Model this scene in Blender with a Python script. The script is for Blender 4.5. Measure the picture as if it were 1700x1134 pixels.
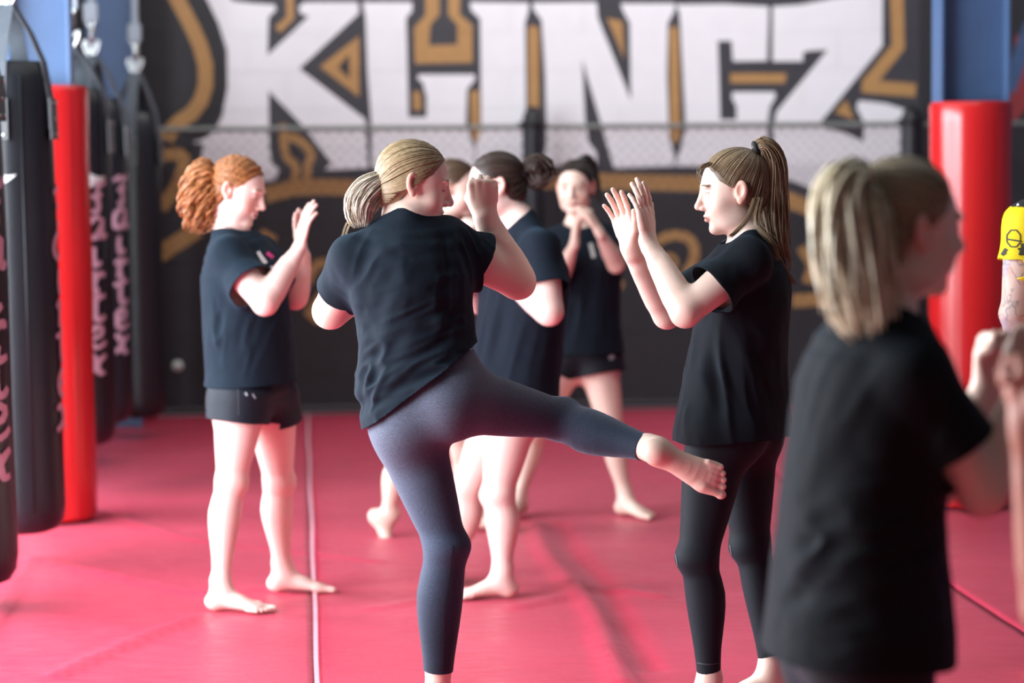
import bpy, bmesh, math, random
import numpy as np
from mathutils import Vector, Matrix
from mathutils.geometry import delaunay_2d_cdt

for o in list(bpy.data.objects):
    bpy.data.objects.remove(o, do_unlink=True)
scene = bpy.context.scene
COL = scene.collection
rng = np.random.default_rng(7)

# ------------------------------------------------------------------ camera
FPX, IW, IH = 4014.0, 1700, 1134          # an 85 mm lens on a 36 mm frame
HC = 1.56                                 # camera height
HOR = 275.0                               # horizon row of the photograph
PITCH = math.atan((IH / 2 - HOR) / FPX)
ROLL = math.radians(0.5)
YAW = math.radians(5.0)                   # the room is turned 5 degrees to the camera
cam_d = bpy.data.cameras.new('camera')
cam = bpy.data.objects.new('camera', cam_d)
COL.objects.link(cam)
cam_d.sensor_width = 36.0
cam_d.lens = 36.0 * FPX / IW
cam.rotation_mode = 'QUATERNION'
CROT = (Matrix.Rotation(math.pi / 2 - PITCH, 3, 'X') @ Matrix.Rotation(-ROLL, 3, 'Z'))
cam.rotation_quaternion = CROT.to_quaternion()
cam.location = (0, 0, HC)
cam_d.clip_start = 0.05
cam_d.clip_end = 200
cam_d.dof.use_dof = True
cam_d.dof.focus_distance = 6.72
cam_d.dof.aperture_fstop = 1.9
scene.camera = cam
RM = np.array(CROT)

# ------------------------------------------------------------------ light
scene.view_settings.view_transform = 'Standard'
scene.view_settings.look = 'None'
scene.view_settings.gamma = 1.0
scene.view_settings.use_curve_mapping = False
scene.view_settings.exposure = 0.0
world = bpy.data.worlds.new('world')
scene.world = world
world.use_nodes = True
wb = world.node_tree.nodes['Background']
wb.inputs[0].default_value = (0.86, 0.92, 1.0, 1)
wb.inputs[1].default_value = 0.11


def area_light(name, loc, target, sx, sy, power, color):
    d = bpy.data.lights.new(name, 'AREA')
    d.shape = 'RECTANGLE'
    d.size = sx
    d.size_y = sy
    d.energy = power
    d.color = color
    o = bpy.data.objects.new(name, d)
    COL.objects.link(o)
    o.location = loc
    v = Vector(target) - Vector(loc)
    o.rotation_euler = v.to_track_quat('-Z', 'Y').to_euler()
    return o


# daylight coming in through the open roller door in the left wall
area_light('door_daylight', (-4.4, 7.6, 1.9), (0.0, 8.8, 1.2), 8.0, 3.2, 1550, (0.86, 0.93, 1.0))
# ceiling strip lights over the mats
area_light('ceiling_lights', (0.0, 9.5, 5.0), (0.0, 9.5, 0), 6.0, 7.0, 130, (1.0, 0.97, 0.94))

# lamps washing the mural
area_light('mural_lights', (0.0, 12.9, 4.3), (0.1, 15.4, 1.9), 6.5, 0.7, 105, (1.0, 0.98, 0.98))


# ------------------------------------------------------------------ helpers
def ray(px, py):
    d = np.array([(px - IW / 2) / FPX, -(py - IH / 2) / FPX, -1.0])
    return RM @ d


def at(px, py, depth):
    """the point of the room seen at this place of the picture at distance depth along Y"""
    d = ray(px, py)
    return np.array([0, 0, HC]) + d * (depth / d[1])


def ground(px, py, z=0.0):
    d = ray(px, py)
    return np.array([0, 0, HC]) + d * ((z - HC) / d[2])


def unit(v):
    v = np.asarray(v, float)
    return v / (np.linalg.norm(v) + 1e-12)


def srgb(r, g, b):
    def f(c):
        c /= 255.0
        return c / 12.92 if c <= 0.04045 else ((c + 0.055) / 1.055) ** 2.4
    return (f(r), f(g), f(b))


MATS = {}


def new_mat(name):
    m = bpy.data.materials.new(name)
    m.use_nodes = True
    nt = m.node_tree
    return m, nt, nt.nodes['Principled BSDF']


def mat_plain(name, color, rough=0.6, metal=0.0, noise=0.0, nscale=20.0, bump=0.0, bscale=200.0, spec=0.5, sheen=0.0, coat=0.0, stretch=None):
    """procedural material: colour broken up by noise, fine relief by bump"""
    if name in MATS:
        return MATS[name]
    m, nt, p = new_mat(name)
    N, L = nt.nodes, nt.links
    p.inputs['Base Color'].default_value = (*color, 1)
    p.inputs['Roughness'].default_value = rough
    p.inputs['Metallic'].default_value = metal
    p.inputs['Specular IOR Level'].default_value = spec
    if sheen:
        p.inputs['Sheen Weight'].default_value = sheen
        p.inputs['Sheen Roughness'].default_value = 0.5
    if coat:
        p.inputs['Coat Weight'].default_value = coat
        p.inputs['Coat Roughness'].default_value = 0.15
    tc = N.new('ShaderNodeTexCoord')
    src = tc.outputs['Object']
    if stretch:
        mp = N.new('ShaderNodeMapping')
        mp.inputs['Scale'].default_value = stretch
        L.new(src, mp.inputs['Vector'])
        src = mp.outputs['Vector']
    if noise:
        nz = N.new('ShaderNodeTexNoise')
        nz.inputs['Scale'].default_value = nscale
        nz.inputs['Detail'].default_value = 5
        L.new(src, nz.inputs['Vector'])
        mx = N.new('ShaderNodeMix')
        mx.data_type = 'RGBA'
        mx.inputs[6].default_value = (*[c * (1 - noise) for c in color], 1)
        mx.inputs[7].default_value = (*[min(1, c * (1 + noise)) for c in color], 1)
        L.new(nz.outputs['Fac'], mx.inputs[0])
        L.new(mx.outputs[2], p.inputs['Base Color'])
    if bump:
        nb = N.new('ShaderNodeTexNoise')
        nb.inputs['Scale'].default_value = bscale
        nb.inputs['Detail'].default_value = 3
        L.new(src, nb.inputs['Vector'])
        bm = N.new('ShaderNodeBump')
        bm.inputs['Strength'].default_value = bump
        bm.inputs['Distance'].default_value = 0.002
        L.new(nb.outputs['Fac'], bm.inputs['Height'])
        L.new(bm.outputs['Normal'], p.inputs['Normal'])
    MATS[name] = m
    return m


def mat_attr(name, rough=0.5, noise=0.06, nscale=60.0, bump=0.0, bscale=400.0, sss=0.0, sheen=0.0, spec=0.5, stretch=None, sheen_tint=(1, 1, 1)):
    """material whose colour is the colour the thing itself carries per vertex, broken up by noise"""
    if name in MATS:
        return MATS[name]
    m, nt, p = new_mat(name)
    N, L = nt.nodes, nt.links
    a = N.new('ShaderNodeAttribute')
    a.attribute_name = 'tone'
    tc = N.new('ShaderNodeTexCoord')
    src = tc.outputs['Object']
    if stretch:
        mp = N.new('ShaderNodeMapping')
        mp.inputs['Scale'].default_value = stretch
        L.new(src, mp.inputs['Vector'])
        src = mp.outputs['Vector']
    nz = N.new('ShaderNodeTexNoise')
    nz.inputs['Scale'].default_value = nscale
    nz.inputs['Detail'].default_value = 4
    L.new(src, nz.inputs['Vector'])
    mr = N.new('ShaderNodeMapRange')
    mr.inputs[1].default_value = 0.3
    mr.inputs[2].default_value = 0.7
    mr.inputs[3].default_value = 1 - noise
    mr.inputs[4].default_value = 1 + noise
    L.new(nz.outputs['Fac'], mr.inputs[0])
    mx = N.new('ShaderNodeVectorMath')
    mx.operation = 'SCALE'
    L.new(a.outputs['Color'], mx.inputs[0])
    L.new(mr.outputs[0], mx.inputs['Scale'])
    L.new(mx.outputs[0], p.inputs['Base Color'])
    p.inputs['Roughness'].default_value = rough
    p.inputs['Specular IOR Level'].default_value = spec
    if sss:
        p.inputs['Subsurface Weight'].default_value = sss
        p.inputs['Subsurface Radius'].default_value = (1.0, 0.35, 0.2)
        p.inputs['Subsurface Scale'].default_value = 0.012
    if sheen:
        p.inputs['Sheen Weight'].default_value = sheen
        p.inputs['Sheen Roughness'].default_value = 0.45
        p.inputs['Sheen Tint'].default_value = (*sheen_tint, 1)
    if bump:
        nb = N.new('ShaderNodeTexNoise')
        nb.inputs['Scale'].default_value = bscale
        nb.inputs['Detail'].default_value = 3
        L.new(src, nb.inputs['Vector'])
        bm = N.new('ShaderNodeBump')
        bm.inputs['Strength'].default_value = bump
        bm.inputs['Distance'].default_value = 0.002
        L.new(nb.outputs['Fac'], bm.inputs['Height'])
        L.new(bm.outputs['Normal'], p.inputs['Normal'])
    MATS[name] = m
    return m


def tag(o, label=None, cat=None, group=None, kind=None):
    if label:
        o['label'] = label
    if cat:
        o['category'] = cat
    if group:
        o['group'] = group
    if kind:
        o['kind'] = kind
    return o


def empty(name, loc):
    o = bpy.data.objects.new(name, None)
    o.empty_display_size = 0.1
    COL.objects.link(o)
    o.location = loc
    return o


def link_mesh(name, me, mat, parent=None):
    o = bpy.data.objects.new(name, me)
    COL.objects.link(o)
    if mat is not None:
        for mm in (mat if isinstance(mat, (list, tuple)) else [mat]):
            me.materials.append(mm)
    if parent is not None:
        o.parent = parent
    return o


def arr_mesh(name, V, T, smooth=True, tone=None):
    """mesh from numpy arrays of vertices and triangles or quads"""
    V = np.asarray(V, np.float32)
    T = np.asarray(T, np.int32)
    n = T.shape[1]
    me = bpy.data.meshes.new(name)
    me.vertices.add(len(V))
    me.vertices.foreach_set('co', V.ravel())
    me.loops.add(T.size)
    me.loops.foreach_set('vertex_index', T.ravel())
    me.polygons.add(len(T))
    me.polygons.foreach_set('loop_start', np.arange(0, T.size, n, dtype=np.int32))
    me.polygons.foreach_set('loop_total', np.full(len(T), n, np.int32))
    me.polygons.foreach_set('use_smooth', np.full(len(T), smooth, bool))
    me.update(calc_edges=True)
    if tone is not None:
        a = me.attributes.new('tone', 'FLOAT_COLOR', 'POINT')
        c = np.ones((len(V), 4), np.float32)
        c[:, :3] = tone
        a.data.foreach_set('color', c.ravel())
    return me


class MB:
    """collects simple shapes into one mesh"""
    def __init__(self):
        self.v, self.f, self.sm = [], [], []

    def add(self, V, F, smooth=False):
        b = len(self.v)
        self.v += [tuple(map(float, p)) for p in V]
        self.f += [tuple(i + b for i in f) for f in F]
        self.sm += [smooth] * len(F)
        return self

    def box(self, c, s, R=None, bevel=0.0):
        bm = bmesh.new()
        bmesh.ops.create_cube(bm, size=1.0)
        for v in bm.verts:
            v.co = Vector((v.co.x * s[0], v.co.y * s[1], v.co.z * s[2]))
        if bevel:
            bmesh.ops.bevel(bm, geom=bm.edges[:], offset=bevel, segments=2, affect='EDGES', profile=0.5)
        bm.verts.index_update()
        M = np.array(R) if R is not None else np.eye(3)
        V = [M @ np.array(v.co) + np.array(c) for v in bm.verts]
        F = [[v.index for v in f.verts] for f in bm.faces]
        bm.free()
        return self.add(V, F)

    def lathe(self, c, prof, n=32, smooth=True):
        V, F = [], []
        m = len(prof)
        for i in range(n):
            a = 2 * math.pi * i / n
            for r, z in prof:
                V.append((c[0] + r * math.cos(a), c[1] + r * math.sin(a), c[2] + z))
        for i in range(n):
            for j in range(m - 1):
                a0, a1 = i * m + j, ((i + 1) % n) * m + j
                F.append((a0, a1, a1 + 1, a0 + 1))
        return self.add(V, F, smooth)

    def tube(self, pts, r, n=10, smooth=True, closed=False, flat=None):
        pts = [np.array(p, float) for p in pts]
        rs = r if isinstance(r, (list, tuple)) else [r] * len(pts)
        V, F = [], []
        up = None
        k = len(pts)
        for i, p in enumerate(pts):
            a = pts[(i - 1) % k] if (i > 0 or closed) else p
            b = pts[(i + 1) % k] if (i < k - 1 or closed) else p
            t = unit(b - a)
            if up is None:
                up = np.array([0, 0, 1.0]) if abs(t[2]) < 0.9 else np.array([1.0, 0, 0])
            s = unit(np.cross(t, up))
            up = unit(np.cross(s, t))
            for j in range(n):
                a_ = 2 * math.pi * j / n
                V.append(p + rs[i] * (math.cos(a_) * s + math.sin(a_) * up))
        for i in range(k if closed else k - 1):
            for j in range(n):
                q = ((i + 1) % k) * n
                F.append((i * n + j, i * n + (j + 1) % n, q + (j + 1) % n, q + j))
        if not closed:
            F.append(tuple(range(n - 1, -1, -1)))
            F.append(tuple((k - 1) * n + j for j in range(n)))
        return self.add(V, F, smooth)

    def ribbon(self, pts, side, w, th):
        """flat strap along pts, width along side, thickness th"""
        V, F = [], []
        for i, p in enumerate(pts):
            p = np.array(p, float)
            a = np.array(pts[max(i - 1, 0)], float)
            b = np.array(pts[min(i + 1, len(pts) - 1)], float)
            t = unit(b - a)
            s = unit(np.array(side[i] if isinstance(side, list) else side, float))
            s = unit(s - t * np.dot(s, t))
            nn = np.cross(t, s)
            ww = w[i] if isinstance(w, (list, tuple)) else w
            for q, e in ((-1, -1), (1, -1), (1, 1), (-1, 1)):
                V.append(p + s * q * ww / 2 + nn * e * th / 2)
        k = len(pts)
        for i in range(k - 1):
            for j in range(4):
                F.append((i * 4 + j, i * 4 + (j + 1) % 4, i * 4 + 4 + (j + 1) % 4, i * 4 + 4 + j))
        F.append((3, 2, 1, 0))
        F.append(tuple((k - 1) * 4 + j for j in range(4)))
        return self.add(V, F)

    def build(self, name, mat, parent=None, origin=None):
        o0 = np.array(origin if origin is not None else (parent.location if parent is not None else (0, 0, 0)), float)
        me = bpy.data.meshes.new(name)
        me.from_pydata([tuple(np.array(p) - o0) for p in self.v], [], self.f)
        me.polygons.foreach_set('use_smooth', self.sm)
        me.update()
        o = link_mesh(name, me, mat, parent)
        if parent is None:
            o.location = o0
        return o


# ------------------------------------------------------------------ noise
def vnoise(P, seed=0):
    """smooth lattice noise in -1..1"""
    P = np.asarray(P, np.float64)
    i = np.floor(P).astype(np.int64)
    f = P - i
    u = f * f * (3 - 2 * f)

    def h(a, b, c):
        n = (a * 374761393 + b * 668265263 + c * 2147483647 + seed * 1274126177) & 0xFFFFFFFF
        n = ((n ^ (n >> 13)) * 1274126177) & 0xFFFFFFFF
        n = n ^ (n >> 16)
        return (n & 0xFFFF) / 32767.5 - 1.0
    r = 0
    for dx in (0, 1):
        for dy in (0, 1):
            for dz in (0, 1):
                w = (u[:, 0] if dx else 1 - u[:, 0]) * (u[:, 1] if dy else 1 - u[:, 1]) * (u[:, 2] if dz else 1 - u[:, 2])
                r = r + w * h(i[:, 0] + dx, i[:, 1] + dy, i[:, 2] + dz)
    return r


def aniso(P, along, L, S, seed=0):
    """noise drawn out along a direction: folds L long and S wide"""
    a = unit(along)
    b = unit(np.cross(a, [0.31, 0.87, 0.39]))
    c = np.cross(a, b)
    Q = np.stack([P @ a / L, P @ b / S, P @ c / S], 1)
    return vnoise(Q, seed)


# ------------------------------------------------------------------ implicit surfaces for bodies and clothes
def smin(a, b, k):
    if k <= 0:
        return np.minimum(a, b)
    h = np.maximum(k - np.abs(a - b), 0) / k
    return np.minimum(a, b) - h * h * k * 0.25


def f32(v):
    return np.asarray(v, np.float32)


class Cap:
    """tapered capsule"""
    def __init__(self, a, b, ra, rb, k=0.01, sub=False):
        self.a, self.b, self.ra, self.rb, self.k, self.sub = f32(a), f32(b), ra, rb, k, sub
        r = max(ra, rb)
        self.lo = np.minimum(self.a, self.b) - r
        self.hi = np.maximum(self.a, self.b) + r

    def ev(self, P):
        ab = self.b - self.a
        q = P - self.a
        t = np.clip(q @ ab / (ab @ ab + 1e-9), 0, 1)
        q = q - t[:, None] * ab
        return np.sqrt(np.einsum('ij,ij->i', q, q)) - (self.ra + (self.rb - self.ra) * t)


class Ell:
    """ellipsoid with axes in the columns of R"""
    def __init__(self, c, r, R=None, k=0.015, sub=False):
        self.c, self.r, self.k, self.sub = f32(c), f32(r), k, sub
        self.R = f32(np.eye(3) if R is None else R)
        m = float(max(r))
        self.lo, self.hi = self.c - m, self.c + m

    def ev(self, P):
        q = (P - self.c) @ self.R
        k0 = np.sqrt(np.einsum('ij,ij->i', q / self.r, q / self.r))
        k1 = np.sqrt(np.einsum('ij,ij->i', q / self.r ** 2, q / self.r ** 2)) + 1e-6
        return k0 * (k0 - 1) / k1


class Loft:
    """tube of elliptical rings: (centre, half width along side, half depth, side)"""
    def __init__(self, rings, k=0.02, sub=2, grow=0.0):
        self.k, self.sub = k, False
        C = np.array([r[0] for r in rings], float)
        W = np.array([r[1] for r in rings], float)
        D = np.array([r[2] for r in rings], float)
        S = np.array([unit(r[3]) for r in rings], float)
        A = np.concatenate([C, W[:, None], D[:, None], S], 1)
        if sub > 1:
            out = []
            n = len(A)
            for i in range(n - 1):
                p0, p1, p2, p3 = A[max(i - 1, 0)], A[i], A[i + 1], A[min(i + 2, n - 1)]
                for s in range(sub):
                    t = s / sub
                    out.append(0.5 * ((2 * p1) + (-p0 + p2) * t + (2 * p0 - 5 * p1 + 4 * p2 - p3) * t * t + (-p0 + 3 * p1 - 3 * p2 + p3) * t ** 3))
            out.append(A[-1])
            A = np.array(out)
        self.C, self.W, self.D, self.S = f32(A[:, :3]), f32(A[:, 3] + grow), f32(A[:, 4] + grow), f32(A[:, 5:8])
        m = max(self.W.max(), self.D.max())
        self.lo, self.hi = self.C.min(0) - m, self.C.max(0) + m

    def seg(self, i, P):
        a, b = self.C[i], self.C[i + 1]
        ab = b - a
        L = float(np.sqrt(ab @ ab)) + 1e-9
        ax = ab / L
        s = self.S[i] + self.S[i + 1]
        s = s - ax * float(s @ ax)
        s = s / (np.linalg.norm(s) + 1e-9)
        M = np.stack([ax, s, np.cross(ax, s)], 1).astype(np.float32)
        q = (P - a) @ M
        x = q[:, 0]
        t = np.clip(x * np.float32(1 / L), 0, 1)
        iw = 1 / (self.W[i] + (self.W[i + 1] - self.W[i]) * t)
        idd = 1 / (self.D[i] + (self.D[i + 1] - self.D[i]) * t)
        uu, vv = q[:, 1] * iw, q[:, 2] * idd
        k0 = uu * uu + vv * vv
        uu *= iw
        vv *= idd
        k1 = np.sqrt(uu * uu + vv * vv) + np.float32(1e-6)
        k0 = np.sqrt(k0)
        e = k0 * (k0 - 1) / k1
        al = x - t * np.float32(L)
        m = np.abs(al) > 1e-6
        if m.any():
            rc = np.minimum(1 / np.maximum(iw[m], idd[m]), .025)
            e[m] = np.sqrt(np.maximum(np.maximum(e[m], -.2) + rc, 0) ** 2 + al[m] ** 2) - rc
        return np.maximum(e, -1 / np.maximum(iw, idd))

    def ev(self, P):
        n = len(self.C) - 1
        if len(P) % 512 == 0 and len(P) > 4096:
            # big batch of 8x8x8 blocks: look only at the stretches near each block
            Q = P.reshape(-1, 512, 3)
            c = (Q[:, 0] + Q[:, -1]) * .5
            rad = float(np.linalg.norm(Q[0, 0] - Q[0, -1])) * .5
            ds = np.stack([self.seg(i, c) for i in range(n)], 1)
            lim = ds.min(1) + rad * 2.3
            out = np.full(Q.shape[:2], 9.0, np.float32)
            for i in range(n):
                k = np.where(ds[:, i] <= lim)[0]
                if len(k):
                    out[k] = np.minimum(out[k], self.seg(i, Q[k].reshape(-1, 3)).reshape(len(k), 512))
            return out.reshape(-1)
        out = self.seg(0, P)
        for i in range(1, n):
            out = np.minimum(out, self.seg(i, P))
        return out


class Hand:
    """palm, four fingers and a thumb that do not melt into each other"""
    def __init__(self, wrist, d, n, right, pose='open', sc=1.0, k=0.014):
        self.k, self.sub = k, False
        d, n = unit(d), np.array(n, float)
        n = unit(n - d * np.dot(n, d))
        t = np.cross(d, n) if right else np.cross(n, d)
        w0 = np.array(wrist, float)
        X = lambda a, b, c: w0 + sc * (a * d + b * t + c * n)
        self.palm = Loft([(X(-0.02, 0, 0), .025 * sc, .019 * sc, t), (X(.012, 0, 0), .028 * sc, .018 * sc, t), (X(.045, 0.001, 0), .037 * sc, .016 * sc, t),
                          (X(.075, 0.001, 0), .040 * sc, .0125 * sc, t), (X(.088, 0, 0), .037 * sc, .010 * sc, t)], sub=2)
        self.then = Cap(X(.018, .018, .006), X(.055, .032, .010), .015 * sc, .012 * sc)
        curls = {'open': (6, 8, 6), 'cup': (22, 26, 18), 'fist': (72, 98, 62), 'relax': (25, 35, 25)}[pose]
        off = [.0290, .0100, -.0090, -.0270]
        base = [.083, .088, .084, .074]
        ln = [(.041, .025, .021), (.045, .029, .022), (.042, .027, .021), (.032, .021, .018)]
        spread = [4, 1, -2, -6]
        self.fing = []
        for i in range(4):
            p = X(base[i], off[i], 0)
            a = 0
            dd = unit(math.cos(math.radians(spread[i])) * d + math.sin(math.radians(spread[i])) * t)
            rr = [.0092, .0086, .0080, .0068] if i < 3 else [.0080, .0074, .0068, .0060]
            segs = [Cap(X(base[i] - .03, off[i] * .9, -.001), p, .009 * sc, rr[0] * sc)]
            for j in range(3):
                a += math.radians(curls[j] + (i * 1.5 if pose != 'fist' else 0))
                v = math.cos(a) * dd + math.sin(a) * n
                q = p + v * ln[i][j] * sc
                segs.append(Cap(p, q, rr[j] * sc, rr[j + 1] * sc))
                p = q
            self.fing.append(segs)
        if pose == 'fist':
            th = [X(.022, .024, .008), X(.052, .040, .020), X(.074, .034, .036), X(.076, .008, .044)]
        elif pose == 'open':
            th = [X(.022, .022, .006), X(.050, .044, .014), X(.080, .056, .017), X(.106, .060, .017)]
        else:
            th = [X(.022, .022, .006), X(.050, .042, .018), X(.080, .050, .026), X(.104, .046, .032)]
        self.thumb = [Cap(th[0], th[1], .0135 * sc, .0115 * sc), Cap(th[1], th[2], .0110 * sc, .0100 * sc), Cap(th[2], th[3], .0098 * sc, .0078 * sc)]
        allp = np.array([c.lo for c in sum(self.fing, self.thumb)] + [c.hi for c in sum(self.fing, self.thumb)] + [self.palm.lo, self.palm.hi])
        self.lo, self.hi = f32(allp.min(0)), f32(allp.max(0))

    def ev(self, P):
        base = smin(self.palm.ev(P), self.then.ev(P), .012)
        out = base
        for segs in self.fing + [self.thumb]:
            f = segs[0].ev(P)
            for s in segs[1:]:
                f = smin(f, s.ev(P), .003)
            out = np.minimum(out, smin(base, f, .007))
        return out


class Off:
    """another shape grown outwards"""
    def __init__(self, node, g, k=None):
        self.n, self.g, self.k, self.sub = node, g, node.k if k is None else k, False
        self.lo, self.hi = node.lo - g, node.hi + g

    def ev(self, P):
        return self.n.ev(P) - self.g


def mesh_field(nodes, h, box=None, B=8):
    """smooth union of the nodes sampled on a grid of step h, surface by surface nets"""
    lo = np.min([n.lo for n in nodes if not n.sub], 0) - 3 * h
    hi = np.max([n.hi for n in nodes if not n.sub], 0) + 3 * h
    if box is not None:
        lo = np.maximum(lo, box[0])
        hi = np.minimum(hi, box[1])
    nb = np.maximum(np.ceil((hi - lo) / (h * B)).astype(int), 1)
    dims = nb * B
    ci = np.stack(np.meshgrid(*[np.arange(n) for n in nb], indexing='ij'), -1).reshape(-1, 3)
    cen = f32(lo + (ci * B + (B - 1) / 2) * h)
    rad = h * B * 0.87
    reach = []
    acc = np.full(len(cen), 9.0, np.float32)
    for n in nodes:
        dbox = np.maximum(np.maximum(n.lo - cen, cen - n.hi), 0)
        db = np.sqrt((dbox ** 2).sum(1))
        near = np.where(db < rad * 2 + n.k + 0.02)[0]
        d = np.full(len(cen), 9.0, np.float32)
        if len(near):
            d[near] = n.ev(cen[near])
        reach.append(d)
        if not n.sub:
            acc = np.minimum(acc, d - n.k * 0.25)
    act = np.abs(acc) < rad * 1.6 + h * 2
    Fd = np.where(acc < 0, -1.0, 1.0).astype(np.float32)
    D = np.empty(tuple(dims), np.float32)
    D.reshape(nb[0], B, nb[1], B, nb[2], B)[:] = Fd.reshape(nb[0], 1, nb[1], 1, nb[2], 1)
    ai = np.where(act)[0]
    loc = np.stack(np.meshgrid(*[np.arange(B)] * 3, indexing='ij'), -1).reshape(-1, 3)
    base = f32(lo + ci[ai] * B * h)
    pts = (base[:, None, :] + f32(loc * h)[None]).reshape(-1, 3)
    val = np.full(len(pts), 9.0, np.float32).reshape(len(ai), -1)
    pts = pts.reshape(len(ai), -1, 3)
    for n, d in zip(nodes, reach):
        sel = np.where(d[ai] < np.abs(acc[ai]) + rad * 2.2 + n.k)[0]
        if n.sub:
            sel = np.where(d[ai] < rad * 1.5 + n.k)[0]
        if not len(sel):
            continue
        v = n.ev(pts[sel].reshape(-1, 3)).reshape(len(sel), -1)
        if n.sub:
            val[sel] = -smin(-val[sel], v, n.k)
        else:
            val[sel] = smin(val[sel], v, n.k)
    D6 = D.reshape(nb[0], B, nb[1], B, nb[2], B)
    c = ci[ai]
    D6[c[:, 0], :, c[:, 1], :, c[:, 2], :] = val.reshape(-1, B, B, B)
    return surface_nets(D, lo, h)


def surface_nets(D, lo, h):
    S = D < 0
    n = [s - 1 for s in D.shape]
    cnt = np.zeros(n, np.int8)
    for dx in (0, 1):
        for dy in (0, 1):
            for dz in (0, 1):
                cnt += S[dx:dx + n[0], dy:dy + n[1], dz:dz + n[2]]
    m = (cnt > 0) & (cnt < 8)
    cells = np.argwhere(m)
    idx = np.full(n, -1, np.int32)
    idx[m] = np.arange(len(cells))
    pos = np.zeros((len(cells), 3))
    num = np.zeros(len(cells))
    corners = [(i, j, k) for i in (0, 1) for j in (0, 1) for k in (0, 1)]
    cv = {c: D[cells[:, 0] + c[0], cells[:, 1] + c[1], cells[:, 2] + c[2]] for c in corners}
    for c in corners:
        for ax in range(3):
            if c[ax] == 0:
                e = list(c)
                e[ax] = 1
                e = tuple(e)
                a, b = cv[c], cv[e]
                x = (a < 0) != (b < 0)
                t = np.where(x, a / np.where(x, a - b, 1), 0)
                p = np.array(c, float)[None].repeat(len(cells), 0)
                p[:, ax] += t
                pos[x] += p[x]
                num[x] += 1
    V = lo + (cells + pos / num[:, None]) * h
    Q = []
    for ax in range(3):
        a1, a2 = (ax + 1) % 3, (ax + 2) % 3
        sl0 = [slice(None)] * 3
        sl1 = [slice(None)] * 3
        sl0[ax] = slice(0, -1)
        sl1[ax] = slice(1, None)
        A, Bb = S[tuple(sl0)], S[tuple(sl1)]
        e = np.argwhere(A != Bb)
        e = e[(e[:, a1] > 0) & (e[:, a2] > 0) & (e[:, a1] < n[a1]) & (e[:, a2] < n[a2])]
        if not len(e):
            continue
        ins = A[e[:, 0], e[:, 1], e[:, 2]]
        def cell(d1, d2):
            q = e.copy()
            q[:, a1] -= d1
            q[:, a2] -= d2
            return idx[q[:, 0], q[:, 1], q[:, 2]]
        q = np.stack([cell(1, 1), cell(0, 1), cell(0, 0), cell(1, 0)], 1)
        q[~ins] = q[~ins][:, ::-1]
        Q.append(q)
    Q = np.concatenate(Q)
    Q = Q[(Q >= 0).all(1)]
    T = np.concatenate([Q[:, [0, 1, 2]], Q[:, [0, 2, 3]]])
    return V, T


def clip(V, T, s):
    """keep the part of the mesh where s <= 0, with a clean edge"""
    ins = s <= 0
    c = ins[T].sum(1)
    keep = T[c == 3]
    nv = [V]
    nT = [keep]
    key, base = {}, len(V)
    out_e = []
    for want in (1, 2):
        t = T[c == want]
        if not len(t):
            continue
        flag = ins[t] if want == 1 else ~ins[t]
        r = np.argmax(flag, 1)
        t = np.stack([t[np.arange(len(t)), (r + j) % 3] for j in range(3)], 1)
        out_e.append((want, t))
    ed = np.concatenate([np.concatenate([t[:, [0, 1]], t[:, [0, 2]]]) for _, t in out_e]) if out_e else np.zeros((0, 2), int)
    if len(ed):
        es = np.sort(ed, 1)
        u, inv = np.unique(es[:, 0].astype(np.int64) * (len(V) + 1) + es[:, 1], return_inverse=True)
        inv = inv.ravel()
        a, b = (u // (len(V) + 1)).astype(int), (u % (len(V) + 1)).astype(int)
        w = (s[a] / (s[a] - s[b]))[:, None]
        nv.append(V[a] * (1 - w) + V[b] * w)
        p = 0
        for want, t in out_e:
            m = len(t)
            i01, i02 = base + inv[p:p + m], base + inv[p + m:p + 2 * m]
            p += 2 * m
            if want == 1:
                nT.append(np.stack([t[:, 0], i01, i02], 1))
            else:
                nT.append(np.stack([i01, t[:, 1], t[:, 2]], 1))
                nT.append(np.stack([i01, t[:, 2], i02], 1))
    V2, T2 = np.concatenate(nv), np.concatenate(nT)
    used, inv = np.unique(T2, return_inverse=True)
    return V2[used], inv.reshape(-1, 3)


def vnormals(V, T):
    n = np.cross(V[T[:, 1]] - V[T[:, 0]], V[T[:, 2]] - V[T[:, 0]])
    N = np.stack([sum(np.bincount(T[:, j], n[:, a], len(V)) for j in range(3)) for a in range(3)], 1)
    return N / (np.linalg.norm(N, axis=1, keepdims=True) + 1e-12)


def smooth_mesh(V, T, it=2, lam=0.5):
    e = np.concatenate([T[:, [0, 1]], T[:, [1, 2]], T[:, [2, 0]]])
    e = np.unique(np.sort(e, 1), axis=0)
    deg = np.bincount(e.ravel(), minlength=len(V)).astype(float)
    for _ in range(it):
        A = np.stack([np.bincount(e[:, 0], V[e[:, 1], j], len(V)) + np.bincount(e[:, 1], V[e[:, 0], j], len(V)) for j in range(3)], 1)
        V = V + lam * (A / deg[:, None] - V)
    return V


def loops_of(T):
    """ordered boundary loops of a triangle mesh"""
    e = np.concatenate([T[:, [0, 1]], T[:, [1, 2]], T[:, [2, 0]]]).astype(np.int64)
    n = int(e.max()) + 1
    key = e[:, 0] * n + e[:, 1]
    rev = e[:, 1] * n + e[:, 0]
    b = e[~np.isin(key, rev)]
    nxt = {int(a): int(c) for a, c in b}
    out = []
    while nxt:
        s, l = next(iter(nxt)), []
        while s in nxt:
            l.append(s)
            s = nxt.pop(s)
        if len(l) > 5:
            out.append(l)
    return out


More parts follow.
